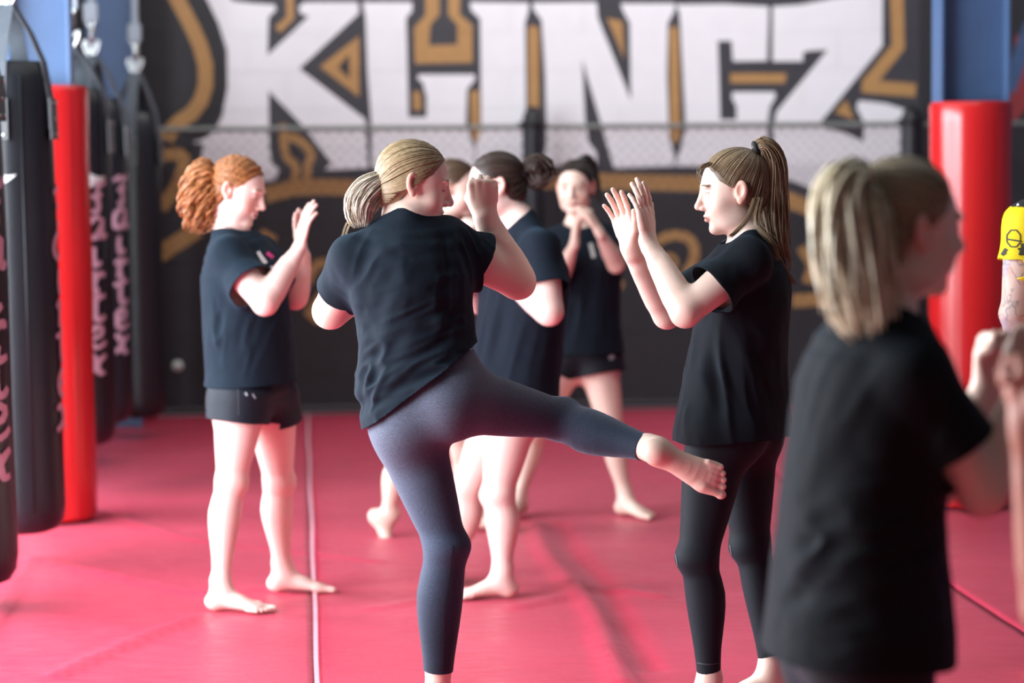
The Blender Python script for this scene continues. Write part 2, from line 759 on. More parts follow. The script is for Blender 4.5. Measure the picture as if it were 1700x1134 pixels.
def zip_loops(V, la, lb):
    """triangles that close the narrow gap between two neighbouring loops running in opposite senses"""
    lb = lb[::-1]
    A, B = V[la], V[lb]
    k = int(np.argmin(np.linalg.norm(B - A[0], axis=1)))
    lb = lb[k:] + lb[:k]
    B = V[lb]
    i = j = 0
    na, nb = len(la), len(lb)
    T = []
    while i < na or j < nb:
        a, b = la[i % na], lb[j % nb]
        a2, b2 = la[(i + 1) % na], lb[(j + 1) % nb]
        da = np.linalg.norm(V[a2] - V[b]) if i < na else 9e9
        db = np.linalg.norm(V[a] - V[b2]) if j < nb else 9e9
        if da <= db:
            T.append((a2, a, b))
            i += 1
        else:
            T.append((a, b, b2))
            j += 1
    return T


# ------------------------------------------------------------------ hair
def catmull(P, n):
    P = np.array(P, float)
    out = []
    m = len(P)
    for t in np.linspace(0, m - 1 - 1e-6, n):
        i = int(t)
        f = t - i
        p0, p1, p2, p3 = P[max(i - 1, 0)], P[i], P[min(i + 1, m - 1)], P[min(i + 2, m - 1)]
        out.append(0.5 * ((2 * p1) + (-p0 + p2) * f + (2 * p0 - 5 * p1 + 4 * p2 - p3) * f * f + (-p0 + 3 * p1 - 3 * p2 + p3) * f ** 3))
    return np.array(out)


def tubes(paths, rad, sides=4):
    """many thin tubes at once: paths (n,m,3), radii (n,m)"""
    n, m, _ = paths.shape
    tan = np.gradient(paths, axis=1)
    tan /= np.linalg.norm(tan, axis=2, keepdims=True) + 1e-9
    ref = np.where(np.abs(tan[:, :1, 2:3]) < 0.9, np.array([0, 0, 1.0]), np.array([1.0, 0, 0]))
    s = np.cross(tan, np.broadcast_to(ref, tan.shape))
    s /= np.linalg.norm(s, axis=2, keepdims=True) + 1e-9
    u = np.cross(s, tan)
    a = np.arange(sides) * 2 * math.pi / sides
    V = paths[:, :, None, :] + rad[:, :, None, None] * (np.cos(a)[None, None, :, None] * s[:, :, None, :] + np.sin(a)[None, None, :, None] * u[:, :, None, :])
    V = V.reshape(-1, 3)
    i, j, k = np.meshgrid(np.arange(n), np.arange(m - 1), np.arange(sides), indexing='ij')
    b = (i * m + j) * sides
    k2 = (k + 1) % sides
    Q = np.stack([b + k, b + k2, b + sides + k2, b + sides + k], -1).reshape(-1, 4)
    return V, Q


HC0 = np.array([0, -.012, .034])
HR0 = np.array([.0775, .0985, .0865])
PHI = [0, .45, .8, 1.08, 1.28, 1.42, 1.75, 2.0, 2.3, math.pi]
ZLN = [.083, .078, .058, .030, .004, .030, .020, -.036, -.066, -.082]


def make_hair(S, root, head, tone, tie, n=320, tail=None, h=.004, tie_col=(.012, .012, .016), tie_r=.016, curly=0.0, lock=.0026, spike=0.0, front_wisps=None):
    pos, R, hs = head
    o0 = np.array(root.location)
    r_ = np.random.default_rng(S.get('seed', 3))
    to_w = lambda L: pos + (L * hs) @ R.T
    tone = np.array(tone)
    # smooth cap under the strands, ending at the hairline
    nodes = [Ell(to_w(HC0), HR0 * hs * .99, R, k=.01), Ell(to_w(np.array([0, -.046, -.022])), np.array([.059, .047, .068]) * hs, R, k=.03)]
    V, T = mesh_field(nodes, h)
    L = ((V - pos) @ R) / hs
    phi = np.arctan2(np.abs(L[:, 0]), L[:, 1])
    s = np.interp(phi, PHI, ZLN) - L[:, 2] + .004 * vnoise(L * 130, 5)
    V, T = clip(V, T, s)
    parts = [(V - o0, np.concatenate([T, T[:, 2:]], 1), np.repeat((tone * .8)[None], len(V), 0))]
    # strands combed from the hairline to the tie
    tl = ((np.array(tie) - pos) @ R) / hs
    u1 = unit((tl - HC0) / HR0)
    ph = r_.uniform(0, math.pi, n) ** 1.0
    sg = np.where(r_.random(n) < .5, -1, 1)
    lift = np.where(r_.random(n) < .5, 0.0, r_.random(n) ** 1.3 * .11)
    zl = np.interp(ph, PHI, ZLN) + lift + .003
    z = (zl - HC0[2]) / HR0[2]
    z = np.clip(np.where(z < 0, z / 1.45, z), -.95, .97)
    q = np.sqrt(1 - z * z)
    ax, ay = np.sin(ph) * sg / HR0[0], np.cos(ph) / HR0[1]
    nn = np.hypot(ax, ay)
    u0 = np.stack([ax / nn * q, ay / nn * q, z], 1)
    m = 10
    om = np.arccos(np.clip(u0 @ u1, -.999, .999))
    t = np.linspace(0, 1, m)
    sl = (np.sin((1 - t)[None] * om[:, None])[..., None] * u0[:, None] + np.sin(t[None] * om[:, None])[..., None] * u1) / np.sin(om)[:, None, None]
    dev = .995 + r_.uniform(0, .022, n)[:, None] * np.sin(np.pi * np.clip(t, .05, 1)) ** .5 + .012 * t + curly * .05 * np.sin(t[None] * 26 + r_.uniform(0, 6, n)[:, None])
    low = np.clip(-sl[..., 2], 0, 1)
    wide = np.sqrt(1 + low ** 2) * (1 + .05 * low)
    sl = np.stack([sl[..., 0] * wide, sl[..., 1] * wide, np.where(sl[..., 2] < 0, sl[..., 2] * 1.45, sl[..., 2])], -1)
    pathL = HC0 + sl * HR0 * dev[..., None]
    if curly:
        pathL = pathL + curly * .012 * np.stack([np.sin(t * 30 + a) for a in r_.uniform(0, 6, n)], 0)[..., None] * np.array([.6, .3, 1.0])
    paths = to_w(pathL.reshape(-1, 3)).reshape(n, m, 3)
    rad = np.tile(lock * np.array([.35, .75, .95, 1, 1, 1, 1, 1, .95, .9])[None], (n, 1)) * r_.uniform(.7, 1.25, n)[:, None] * hs
    V, Q = tubes(paths, rad)
    c = tone[None] * r_.uniform(.74, 1.20, n)[:, None]
    parts.append((V - o0, Q, np.repeat(c, m * 4, 0)))
    if tail:
        G = catmull(tail['pts'], 40)
        nt, mt = tail.get('n', 170), tail.get('m', 14)
        th, rho = r_.uniform(0, 6.283, nt), np.sqrt(r_.random(nt))
        ln = r_.uniform(tail.get('minlen', .72), 1.0, nt)
        tt = np.linspace(0, 1, mt)[None] * ln[:, None]
        g = np.stack([np.interp(tt, np.linspace(0, 1, 40), G[:, j]) for j in range(3)], -1)
        w = np.interp(tt, tail['wt'], tail['w'])
        tg = np.gradient(g, axis=1)
        tg /= np.linalg.norm(tg, axis=2, keepdims=True) + 1e-9
        a = np.cross(tg, np.array([0, 1.0, 0]))
        a /= np.linalg.norm(a, axis=2, keepdims=True) + 1e-9
        b = np.cross(a, tg)
        ph1, ph2 = r_.uniform(0, 6.28, nt), r_.uniform(0, 6.28, nt)
        wav = tail.get('wave', .004)
        fr = tail.get('freq', 7)
        fr = fr * r_.uniform(.8, 1.25, nt)[:, None]
        oa = w * (rho * np.cos(th))[:, None] + wav * np.sin(fr * tt + ph1[:, None]) * np.clip(tt * 5, 0, 1)
        ob = w * (rho * np.sin(th))[:, None] * tail.get('thick', .8) + wav * np.cos(fr * tt * (1 if curly else .8) + (ph1 if curly else ph2)[:, None]) * np.clip(tt * 5, 0, 1)
        P = g + oa[..., None] * a + ob[..., None] * b
        lr = tail.get('r', .0032)
        rad = lr * np.interp(tt / ln[:, None], [0, .1, .6, .9, 1], [.8, 1, 1, .7, .15]) * r_.uniform(.6, 1.25, nt)[:, None]
        V, Q = tubes(P, rad)
        c = np.array(tail.get('tone', tone))[None] * r_.uniform(.70, 1.22, nt)[:, None]
        parts.append((V - o0, Q, np.repeat(c, mt * 4, 0)))
    if front_wisps:
        for pts, k in front_wisps:
            G = catmull(pts, 14)
            P = G[None] + r_.normal(0, .0035, (k, 1, 3)) * np.linspace(.4, 1, 14)[None, :, None] + r_.normal(0, .002, (k, 1, 3))
            V, Q = tubes(P, np.full((k, 14), .0011) * np.linspace(1, .3, 14)[None])
            parts.append((V - o0, Q, np.repeat(tone[None] * r_.uniform(.8, 1.3, k)[:, None], 14 * 4, 0)))
    VV, QQ, CC, b0 = [], [], [], 0
    for V, Q, c in parts:
        VV.append(V)
        QQ.append(Q + b0)
        CC.append(c)
        b0 += len(V)
    capT = parts[0][1]
    V, C = np.concatenate(VV), np.concatenate(CC)
    me = bpy.data.meshes.new('hair')
    tri = capT[:, :3]
    qd = np.concatenate(QQ[1:])
    loops = np.concatenate([tri.ravel(), qd.ravel()]).astype(np.int32)
    tot = np.concatenate([np.full(len(tri), 3), np.full(len(qd), 4)]).astype(np.int32)
    st = np.concatenate([[0], np.cumsum(tot)[:-1]]).astype(np.int32)
    me.vertices.add(len(V))
    me.vertices.foreach_set('co', V.astype(np.float32).ravel())
    me.loops.add(len(loops))
    me.loops.foreach_set('vertex_index', loops)
    me.polygons.add(len(tot))
    me.polygons.foreach_set('loop_start', st)
    me.polygons.foreach_set('loop_total', tot)
    me.polygons.foreach_set('use_smooth', np.ones(len(tot), bool))
    me.update(calc_edges=True)
    at_ = me.attributes.new('tone', 'FLOAT_COLOR', 'POINT')
    cc = np.ones((len(V), 4), np.float32)
    cc[:, :3] = C
    at_.data.foreach_set('color', cc.ravel())
    tag(link_mesh('hair', me, mat_attr('hair_strands', rough=.42, noise=.18, nscale=90, spec=.5), root), kind='stuff')
    # the band that gathers it
    if tail is not None:
        d = unit(np.array(tail['pts'][1]) - np.array(tail['pts'][0]))
        s1 = unit(np.cross(d, [0.1, .9, .3]))
        s2 = np.cross(d, s1)
        mb = MB()
        c0 = np.array(tail['pts'][0]) + d * .004
        for off in (0,):
            mb.tube([c0 + d * off + tie_r * (math.cos(x) * s1 + math.sin(x) * s2) for x in np.linspace(0, 2 * math.pi, 21)[:-1]], .0075, 8, closed=True)
        mb.build('hair_tie', mat_plain('hair_tie_dark', tie_col, .8), root)


# ------------------------------------------------------------------ the figure
def head_nodes(pos, R, s):
    X = lambda x, y, z: pos + R @ (np.array([x, y, z]) * s)
    E = lambda c, r, k=.02, sub=False, Rl=None: Ell(X(*c), np.array(r) * s, R if Rl is None else R @ Rl, k * s, sub)
    N = [E((0, -.012, .034), (.0735, .0935, .0805)),
         E((0, .028, -.010), (.061, .061, .083), .03),
         E((0, .030, -.058), (.052, .048, .050), .03),
         E((0, .064, -.098), (.022, .020, .016), .02)]
    for q in (-1, 1):
        N += [E((q * .038, .050, -.034), (.025, .026, .026), .02),
              E((q * .040, .012, -.072), (.018, .032, .022), .03),
              E((q * .026, .078, .025), (.024, .012, .008), .012)]
    # eye hollows, eyeballs and lids
    for q in (-1, 1):
        N.append(E((q * .031, .094, .004), (.020, .017, .013), .012, True))
    for q in (-1, 1):
        N += [E((q * .031, .0715, .004), (.0145, .0135, .0125), .004)]
    # nose, lips
    N += [Cap(X(0, .084, .016), X(0, .105, -.026), .0072 * s, .0098 * s, .012 * s),
          E((0, .1045, -.0285), (.0105, .010, .009), .008)]
    for q in (-1, 1):
        N += [E((q * .0115, .093, -.0345), (.0085, .0105, .0075), .006)]
    N += [Cap(X(-.016, .0835, -.0585), X(.016, .0835, -.0585), .0062 * s, .0062 * s, .008 * s),
          E((0, .0875, -.0575), (.017, .0075, .0055), .005),
          E((0, .0855, -.0685), (.0155, .0085, .0060), .005),
          Cap(X(-.020, .0935, -.0630), X(.020, .0935, -.0630), .0016 * s, .0016 * s, .003 * s, True)]
    # ears
    for q in (-1, 1):
        Rl = np.array(Matrix.Rotation(math.radians(24 * q), 3, 'Z') @ Matrix.Rotation(math.radians(12), 3, 'X'))
        N += [E((q * .0765, -.012, .000), (.0085, .0190, .0310), .006, False, Rl),
              E((q * .0735, -.006, -.026), (.0075, .0095, .0110), .006, False, Rl),
              E((q * .0855, -.0075, .003), (.0085, .0105, .0185), .003, True, Rl)]
    return N


def frame(d, up=(0, 0, 1)):
    """rotation whose Y is d, Z near up, X to the right"""
    y = unit(d)
    z = np.array(up, float)
    z = unit(z - y * np.dot(z, y))
    return np.stack([np.cross(y, z), y, z], 1)


def foot_nodes(ank, fwd, up, right, s):
    f = unit(fwd)
    u = np.array(up, float)
    u = unit(u - f * np.dot(u, f))
    m = np.cross(u, f) if right else np.cross(f, u)       # towards the big toe
    X = lambda a, b, c: ank + s * (a * f + b * m + c * u)
    N = [Ell(X(-.026, 0, -.046), np.array([.036, .030, .032]) * s, np.stack([f, m, u], 1), .03 * s),
         Loft([(X(-.005, 0, .03), .029 * s, .034 * s, m), (X(.012, 0, -.012), .032 * s, .036 * s, m)], .025 * s, 1),
         Loft([(X(-.01, 0, -.035), .030 * s, .034 * s, m), (X(.05, .002, -.040), .032 * s, .031 * s, m), (X(.095, .003, -.052), .038 * s, .022 * s, m),
               (X(.135, .002, -.060), .044 * s, .015 * s, m), (X(.150, .000, -.062), .043 * s, .012 * s, m)], .02 * s, 2),
         Ell(X(.128, .026, -.058), np.array([.022, .018, .0165]) * s, np.stack([f, m, u], 1), .01 * s)]
    toes = [(.029, .150, .192, .0130, .0115), (.0085, .153, .187, .0088, .0078), (-.008, .150, .180, .0082, .0072), (-.0225, .143, .170, .0078, .0070), (-.0355, .132, .157, .0074, .0066)]
    for b, a0, a1, r0, r1 in toes:
        N.append(Cap(X(a0 - .018, b * .95, -.064), X(a1 - .006, b, -.066), r0 * s, r1 * s, .006 * s))
        N.append(Ell(X(a1 - .006, b, -.0665), np.array([r1 * 1.25, r1 * 1.1, r1 * 1.0]) * s, np.stack([f, m, u], 1), .003 * s))
    return N


def limb(a, b, prof, side, back=None, k=.015):
    a, b = np.array(a), np.array(b)
    R = []
    for t, w, d, *o in prof:
        c = a + (b - a) * t
        if o and back is not None:
            c = c + np.array(back) * o[0]
        R.append((c, w, d, side))
    return Loft(R, k, 2)


SKIN = np.array(srgb(232, 202, 186))


def person(label, S):
    """one figure: Empty at the feet, body as one surface, clothes and hair as children"""
    g = S.get('g', 1.0)
    ls = S.get('ls', 1.0)
    hb = S.get('h', .0055)
    root = empty('person', (float(S['pelvis'][0]), float(S['pelvis'][1]), 0.0))
    tag(root, label, 'person')
    o0 = np.array(root.location)
    A = {k: np.array(v, float) for k, v in S.items() if isinstance(v, np.ndarray)}
    neck, chest, waist, pelvis = A['neck'], A['chest'], A['waist'], A['pelvis']
    cs = unit(A['shR'] - A['shL'])
    ps = unit(A['hipR'] - A['hipL'])
    up_p = unit(waist - pelvis)
    up_c = unit(neck - chest)
    cf = unit(np.cross(up_c, cs))           # front of the chest
    pf = unit(np.cross(up_p, ps))
    R = frame(S['look'], S.get('head_up', (0, 0, 1)))
    hs = S.get('hs', 1.0)
    hp = A['head']
    B = S.get('build', {})
    ws = unit(cs + ps)
    wm = B.get('waist', (.128, .096))
    ga = g * B.get('arm', 1.0)
    torso = [Loft([(pelvis - up_p * .075, .115 * g, .085 * g, ps), (pelvis - up_p * .02, .165 * g, .108 * g, ps), (pelvis * .45 + waist * .55, .150 * g, .104 * g, ps * .6 + ws * .4), (waist, wm[0] * g, wm[1] * g, ws),
                   (waist * .5 + chest * .5, .132 * g, .104 * g, ws * .4 + cs * .6), (chest, .146 * g, .108 * g, cs), (chest * .5 + neck * .5, .142 * g, .092 * g, cs), (chest * .2 + neck * .8, .095 * g, .066 * g, cs), (neck, .054 * g, .054 * g, cs)], .03, 2)]
    bust = [Ell(chest + q * cs * .066 + cf * .078 * g - up_c * .025, np.array([.054, .050, .054]) * g * B.get('bust', 1.0), None, .03) for q in (-1, 1)]
    butt = [Ell(A['hip' + k] * .55 + pelvis * .45 + ps * (q * .022) - pf * .046 * g - up_p * .035, np.array([.080, .080, .085]) * g * B.get('butt', 1.0), None, .05) for q, k in ((1, 'R'), (-1, 'L'))]
    hn = hp + R @ (np.array([0, -.022, -.070]) * hs)
    nk = [Loft([(neck - up_c * .03, .060 * g, .058 * g, cs), (neck, .053 * g, .054 * g, cs), (neck * .45 + hn * .55, .048 * g, .050 * g, R[:, 0]), (hn, .050 * g, .054 * g, R[:, 0])], .025, 2)]
    up_arms, fore, hands = [], [], []
    for q, k in ((1, 'R'), (-1, 'L')):
        sh, el, wr = A['sh' + k], A['el' + k], A['wr' + k]
        axis = unit(el - sh)
        nrm = np.cross(el - sh, wr - el)
        sd = unit(nrm) if np.linalg.norm(nrm) > 1e-4 else cs
        bk = unit(np.cross(axis, sd))
        up_arms += [Cap(neck * .75 + hn * .25 - cf * .015, sh + up_c * .004, .034 * g, .030 * g, .04),
                    Ell(sh, np.array([.050, .050, .052]) * (g + ga) / 2, None, .03)]
        up_arms += [limb(sh, el, [(0, .046 * ga, .046 * ga), (.3, .045 * ga, .046 * ga), (.7, .039 * ga, .040 * ga), (1.0, .035 * ga, .036 * ga)], sd, None, .02)]
        fd = unit(wr - el)
        hd, hnm, pose = S['hand' + k]
        fs = unit(np.cross(hd, hnm))
        fore += [Loft([(el, .035 * ga, .036 * ga, sd), (el + (wr - el) * .22, .038 * ga, .039 * ga, sd), (el + (wr - el) * .55, .033 * ga, .032 * ga, sd * .5 + fs * .5), (el + (wr - el) * .85, .027 * ga, .021 * ga, fs), (wr, .026 * ga, .019 * ga, fs)], .02, 2),
                 Ell(el - unit(unit(sh - el) + unit(wr - el)) * .012, np.array([.030, .030, .030]) * ga, None, .02)]
        hands.append(Hand(wr, hd, hnm, k == 'R', pose, S.get('hand_s', 1.0)))
    legs, shins, feet = [], [], []
    for q, k in ((1, 'R'), (-1, 'L')):
        hi, kn, an = A['hip' + k], A['kn' + k], A['an' + k]
        ff, fu = S['foot' + k]
        kf = S.get('kneef' + k)
        if kf is None:
            kf = ff
        ax = unit(kn - hi)
        kf1 = unit(np.array(kf) - ax * np.dot(kf, ax))
        sd = unit(np.cross(kf1, ax))
        legs += [limb(hi, kn, [(0, .084 * g, .088 * g), (.22, .083 * g, .087 * g), (.55, .069 * g, .074 * g), (.85, .055 * g, .058 * g), (1.0, .050 * g, .051 * g)], sd, None, .05)]
        ax2 = unit(an - kn)
        kf2 = unit(np.array(kf) - ax2 * np.dot(kf, ax2))
        sd2 = unit(np.cross(kf2, ax2))
        lg = g * ls
        shins += [limb(kn, an, [(0, .049 * lg, .050 * lg, 0), (.12, .047 * lg, .049 * lg, .006), (.30, .052 * lg, .054 * lg, .013), (.48, .047 * lg, .048 * lg, .011), (.70, .036 * lg, .036 * lg, .006), (.90, .0285 * lg, .031 * lg, .003), (1.0, .030 * lg, .033 * lg, 0)], sd2, -kf2, .03),
                  Ell(kn + (kf1 + kf2) * .5 * .024 * g, np.array([.030, .030, .036]) * g, None, .03)]
        feet += foot_nodes(an, ff, fu, k == 'R', S.get('foot_s', 1.0))
    if B.get('nobust'):
        bust = []
    core = torso + bust + butt + legs
    nodes = core + nk + up_arms + fore + hands + shins + feet + head_nodes(hp, R, hs)
    # hidden stretches of the trunk need only a coarse surface, face hands and feet a fine one
    cuts = []
    for c, n, r, h, *w in S.get('fine', []):
        cuts.append((np.array(c), unit(n), r, h, w[0] if w else 9.0))
    V, T = mesh_field(nodes, hb)
    def reg(v, q):
        w = v - q[0]
        d = w @ q[1]
        s_ = np.minimum(d, q[2] - np.linalg.norm(w, axis=1))
        return np.minimum(s_, q[4] - np.linalg.norm(w - d[:, None] * q[1], axis=1))
    for q in cuts:
        V, T = clip(V, T, reg(V, q) + .0012)
    Vs, Ts, b0, owner = [V], [T], len(V), [loops_of(T)] if cuts else []
    for i, q in enumerate(cuts):
        c, n, r, h, _ = q
        v, t = mesh_field(nodes, h, (c - r - .01, c + r + .01))
        v, t = clip(v, t, -reg(v, q) + .0012)
        for p in cuts[:i]:
            v, t = clip(v, t, reg(v, p) + .0012)
        owner.append([[x + b0 for x in l] for l in loops_of(t)])
        Vs.append(v)
        Ts.append(t + b0)
        b0 += len(v)
    V, T = np.concatenate(Vs), np.concatenate(Ts)
    if cuts:
        alll = [(k, l, V[l].mean(0)) for k, ls_ in enumerate(owner) for l in ls_]
        used = set()
        extra = []
        for x in range(len(alll)):
            for y in range(x + 1, len(alll)):
                if x in used or y in used or alll[x][0] == alll[y][0]:
                    continue
                if np.linalg.norm(alll[x][2] - alll[y][2]) < .012:
                    extra += zip_loops(V, alll[x][1], alll[y][1])
                    used |= {x, y}
        if extra:
            T = np.concatenate([T, np.array(extra)])
    tone = np.repeat(np.array(S.get('skin', SKIN))[None], len(V), 0)
    tone *= (1 + .04 * vnoise(V * 14, 2))[:, None]
    L = ((V - hp) @ R) / hs
    inh = np.linalg.norm(L, axis=1) < .17
    def blend(mask, col):
        nonlocal tone
        m = np.clip(mask, 0, 1)[:, None] * inh[:, None]
        tone = tone * (1 - m) + np.array(col) * m
    sk = np.array(S.get('skin', SKIN))
    blush = S.get('blush', .35)
    for q in (-1, 1):
        blend(blush * np.exp(-(((L[:, 0] - q * .045) / .03) ** 2 + ((L[:, 1] - .06) / .05) ** 2 + ((L[:, 2] + .03) / .03) ** 2)), sk * np.array([.98, .66, .62]))
        blend(.45 * (np.abs(L[:, 0]) > .070) * (np.abs(L[:, 1] + .01) < .03) * (np.abs(L[:, 2]) < .04), sk * np.array([.97, .62, .56]))
        # brows, lashes and eyes
        ex, ez = (L[:, 0] - q * .031), L[:, 2] - .004
        bz = .0225 + .004 * (1 - (ex / .02) ** 2)
        blend(S.get('brow', .75) * (np.abs(ex) < .020) * np.clip(1.4 - np.abs(ez - bz) / .0030, 0, 1) * (L[:, 1] > .045), S.get('brow_col', (.10, .06, .04)))
        if S.get('eyes', 'open') == 'open':
            blend(((ex / .0115) ** 2 + (ez / .0040) ** 2 < 1) * (L[:, 1] > .05), (.52, .46, .44))
            blend(((ex / .0052) ** 2 + (ez / .0052) ** 2 < 1) * (L[:, 1] > .05), (.05, .05, .05))
        blend(.9 * (np.abs(ex) < .0145) * np.clip(1.5 - np.abs(ez - (.0055 if S.get('eyes', 'open') == 'open' else -.004) + .35 * (ex / .0145) ** 2 * .006) / .0016, 0, 1) * (L[:, 1] > .05), (.03, .02, .02))
    lip = (np.abs(L[:, 0]) < .021 * (1 - .3 * np.abs(L[:, 2] + .063) / .01)) * np.clip(1.5 - np.abs(L[:, 2] + .0630) / .0065, 0, 1) * (L[:, 1] > .073)
    blend(.8 * lip, S.get('lip', (.50, .17, .15)))
    blend(.85 * (np.abs(L[:, 0]) < .019) * np.clip(1.4 - np.abs(L[:, 2] + .0630) / .0012, 0, 1) * (L[:, 1] > .07), (.16, .04, .04))
    # redder elbows, knees and fingertips
    for k in 'RL':
        for c, r, a in ((A['el' + k], .05, .25), (A['kn' + k], .07, .15)):
            m = (a * np.exp(-(np.linalg.norm(V - c, axis=1) / r) ** 2))[:, None]
            tone = tone * (1 - m) + sk * np.array([.95, .62, .58]) * m
        hd = unit(S['hand' + k][0])
        d = (V - A['wr' + k]) @ hd
        m = (.16 * np.clip((d - .03) / .12, 0, 1) * (np.linalg.norm(V - A['wr' + k], axis=1) < .22))[:, None]
        tone = tone * (1 - m) + sk * np.array([.97, .62, .56]) * m
        ff = unit(S['foot' + k][0])
        fu = unit(S['foot' + k][1])
        d = (V - A['an' + k])
        m = (.20 * np.clip(-(d @ fu) / .06 - .35, 0, 1) * (np.linalg.norm(d, axis=1) < .24))[:, None]
        tone = tone * (1 - m) + sk * np.array([.92, .58, .46]) * m
    if 'tattoo' in S:
        tone = S['tattoo'](V, tone)
    o = link_mesh('body', arr_mesh('body', V - o0, T, True, tone), mat_attr('skin', rough=.48, noise=.03, nscale=300, bump=.15, bscale=900, sss=.12, spec=.4), root)
    S['_'] = dict(root=root, core=core, torso=torso, bust=bust, butt=butt, up_arms=up_arms, legs=legs, shins=shins, cs=cs, ps=ps, cf=cf, pf=pf, up_c=up_c, up_p=up_p, head=(hp, R, hs), A=A, ws=ws, feet=feet)
    return root


def garment(S, name, nodes, h, cutters, mat, color, thick=.003, wrinkle=None, tone_fn=None, smooth=1, mats=None):
    root = S['_']['root']
    o0 = np.array(root.location)
    V, T = mesh_field(nodes, h)
    if smooth:
        V = smooth_mesh(V, T, smooth)
    if wrinkle is not None:
        V = V + vnormals(V, T) * wrinkle(V)[:, None]
    for c in cutters:
        if len(T):
            V, T = clip(V, T, c(V))
    tone = np.repeat(np.array(color, float)[None], len(V), 0)
    if tone_fn is not None:
        tone = tone_fn(V, tone)
    S.setdefault('cloth', {})[name] = (V, T)
    o = link_mesh(name, arr_mesh(name, V - o0, T, True, tone), mat, root)
    if thick:
        md = o.modifiers.new('thickness', 'SOLIDIFY')
        md.thickness = thick
        md.offset = -1
    return o


def shirt(S, hem, hem_dir, rings, sleeve=(.55, .55), sl_r=(.066, .066), color=(.012, .014, .020), wrinkle=None, h=.006, neck_r=.068, tone_fn=None, mat=None, neck_drop=.13, loose=.010, upper=1.0):
    D = S['_']
    A = D['A']
    g = S.get('g', 1.0)
    neck, chest, waist = A['neck'], A['chest'], A['waist']
    hem = np.array(hem)
    hd = unit(hem_dir)
    R = []
    names = {'top': (chest * .22 + neck * .78, D['cs']), 'upper': (chest * .5 + neck * .5, D['cs']), 'chest': (chest, D['cs']), 'ribs': (chest * .5 + waist * .5, unit(D['cs'] * .7 + D['ps'] * .3)),
             'waist': (waist, D['ws']), 'low': (waist * .5 + hem * .5, unit(D['ps'] * .7 + D['ws'] * .3)), 'hem': (hem, D['ps']), 'end': (hem + hd * .05, D['ps'])}
    rings = dict(rings)
    rings.setdefault('top', (.100 * g * upper, .070 * g))
    rings.setdefault('upper', (.150 * g * upper, .105 * g))
    rings['end'] = rings['hem']
    shift = S.get('shirt_shift', {})
    for k in ('top', 'upper', 'chest', 'ribs', 'waist', 'low', 'hem', 'end'):
        if k in rings:
            c = names[k][0] + np.array(shift.get(k, (0, 0, 0)))
            R.append((c, rings[k][0], rings[k][1], names[k][1]))
    nodes = [Loft(R, .03, 2)] + [Off(n, loose) for n in D['torso'] + D['bust']] + [Off(n, loose + .004) for n in D['butt'] + D['legs']] + [Off(n, loose * .8, .03) for n in D['up_arms'] if not isinstance(n, Loft)]
    cut = []
    trunk = [nodes[0]] + [Off(n, loose) for n in D['torso']]
    for i, k in enumerate('RL'):
        sh, el = A['sh' + k], A['el' + k]
        ax = unit(el - sh)
        L = np.linalg.norm(el - sh)
        e = sh + ax * L * sleeve[i]
        sd = unit(np.cross(ax, [0.1, .2, .9]))
        nodes.append(Loft([(sh - ax * .01, .060 * g, .060 * g, sd), (sh + ax * L * sleeve[i] * .5, .064 * g, .064 * g, sd), (e, sl_r[i], sl_r[i] * 1.04, sd), (e + ax * .03, sl_r[i] * 1.02, sl_r[i] * 1.06, sd)], .035, 2))

        def f(V, e=e, ax=ax, lim=sl_r[i] * 1.06 + .055):
            d = (V - e) @ ax
            rad = np.linalg.norm((V - e) - d[:, None] * ax, axis=1)
            wob = .004 * vnoise(V * 18, 3)
            sc_ = np.minimum(np.minimum(d + wob, lim - rad), .14 - d)
            m = np.where(sc_ > -.02)[0]
            if len(m):
                tv = np.min([t.ev(f32(V[m])) for t in trunk], 0)
                sc_[m] = np.minimum(sc_[m], tv - .030)
            return sc_
        cut.append(f)
    hn = D['head'][0] + D['head'][1] @ np.array([0, -.022, -.070])
    nax = unit(hn - neck)
    fdir = D['cf']

    nc = neck + nax * .040 + fdir * .014

    def fn(V):
        return neck_r + .014 - np.linalg.norm(V - nc, axis=1)
    cut.append(fn)
    cut.append(lambda V: (V - hem) @ hd + .005 * vnoise(V * 9, 8))
    # the sleeves' far ends and stray bits past the hem are cut away
    return garment(S, 'shirt', nodes, h, cut, mat or mat_attr('cotton_black', rough=.85, noise=.10, nscale=500, bump=.25, bscale=700, sheen=.06, sheen_tint=(.3, .65, 1.0), spec=.15), color, .003, wrinkle, tone_fn, 2)


def leggings(S, hems, color, tone_fn=None, h=.005, grow=.004, top=.10, mat=None, wrinkle=None):
    D = S['_']
    A = D['A']
    nodes = [Off(n, grow) for n in D['torso'] + D['butt'] + D['legs'] + D['shins']]
    wp = A['pelvis'] + D['up_p'] * top
    cut = [lambda V: (V - wp) @ D['up_p']]
    for k, t in zip('RL', hems):
        kn, an = A['kn' + k], A['an' + k]
        ax = unit(an - kn)
        e = kn + (an - kn) * t
        cut.append(lambda V, e=e, ax=ax: np.minimum((V - e) @ ax, .14 - np.linalg.norm((V - e) - ((V - e) @ ax)[:, None] * ax, axis=1)))
    return garment(S, 'leggings', nodes, h, cut, mat or mat_attr('legging_knit', rough=.7, noise=.12, nscale=450, bump=.2, bscale=900, sheen=.06, sheen_tint=(.4, .7, 1.0), spec=.2), color, .002, wrinkle, tone_fn, 1)


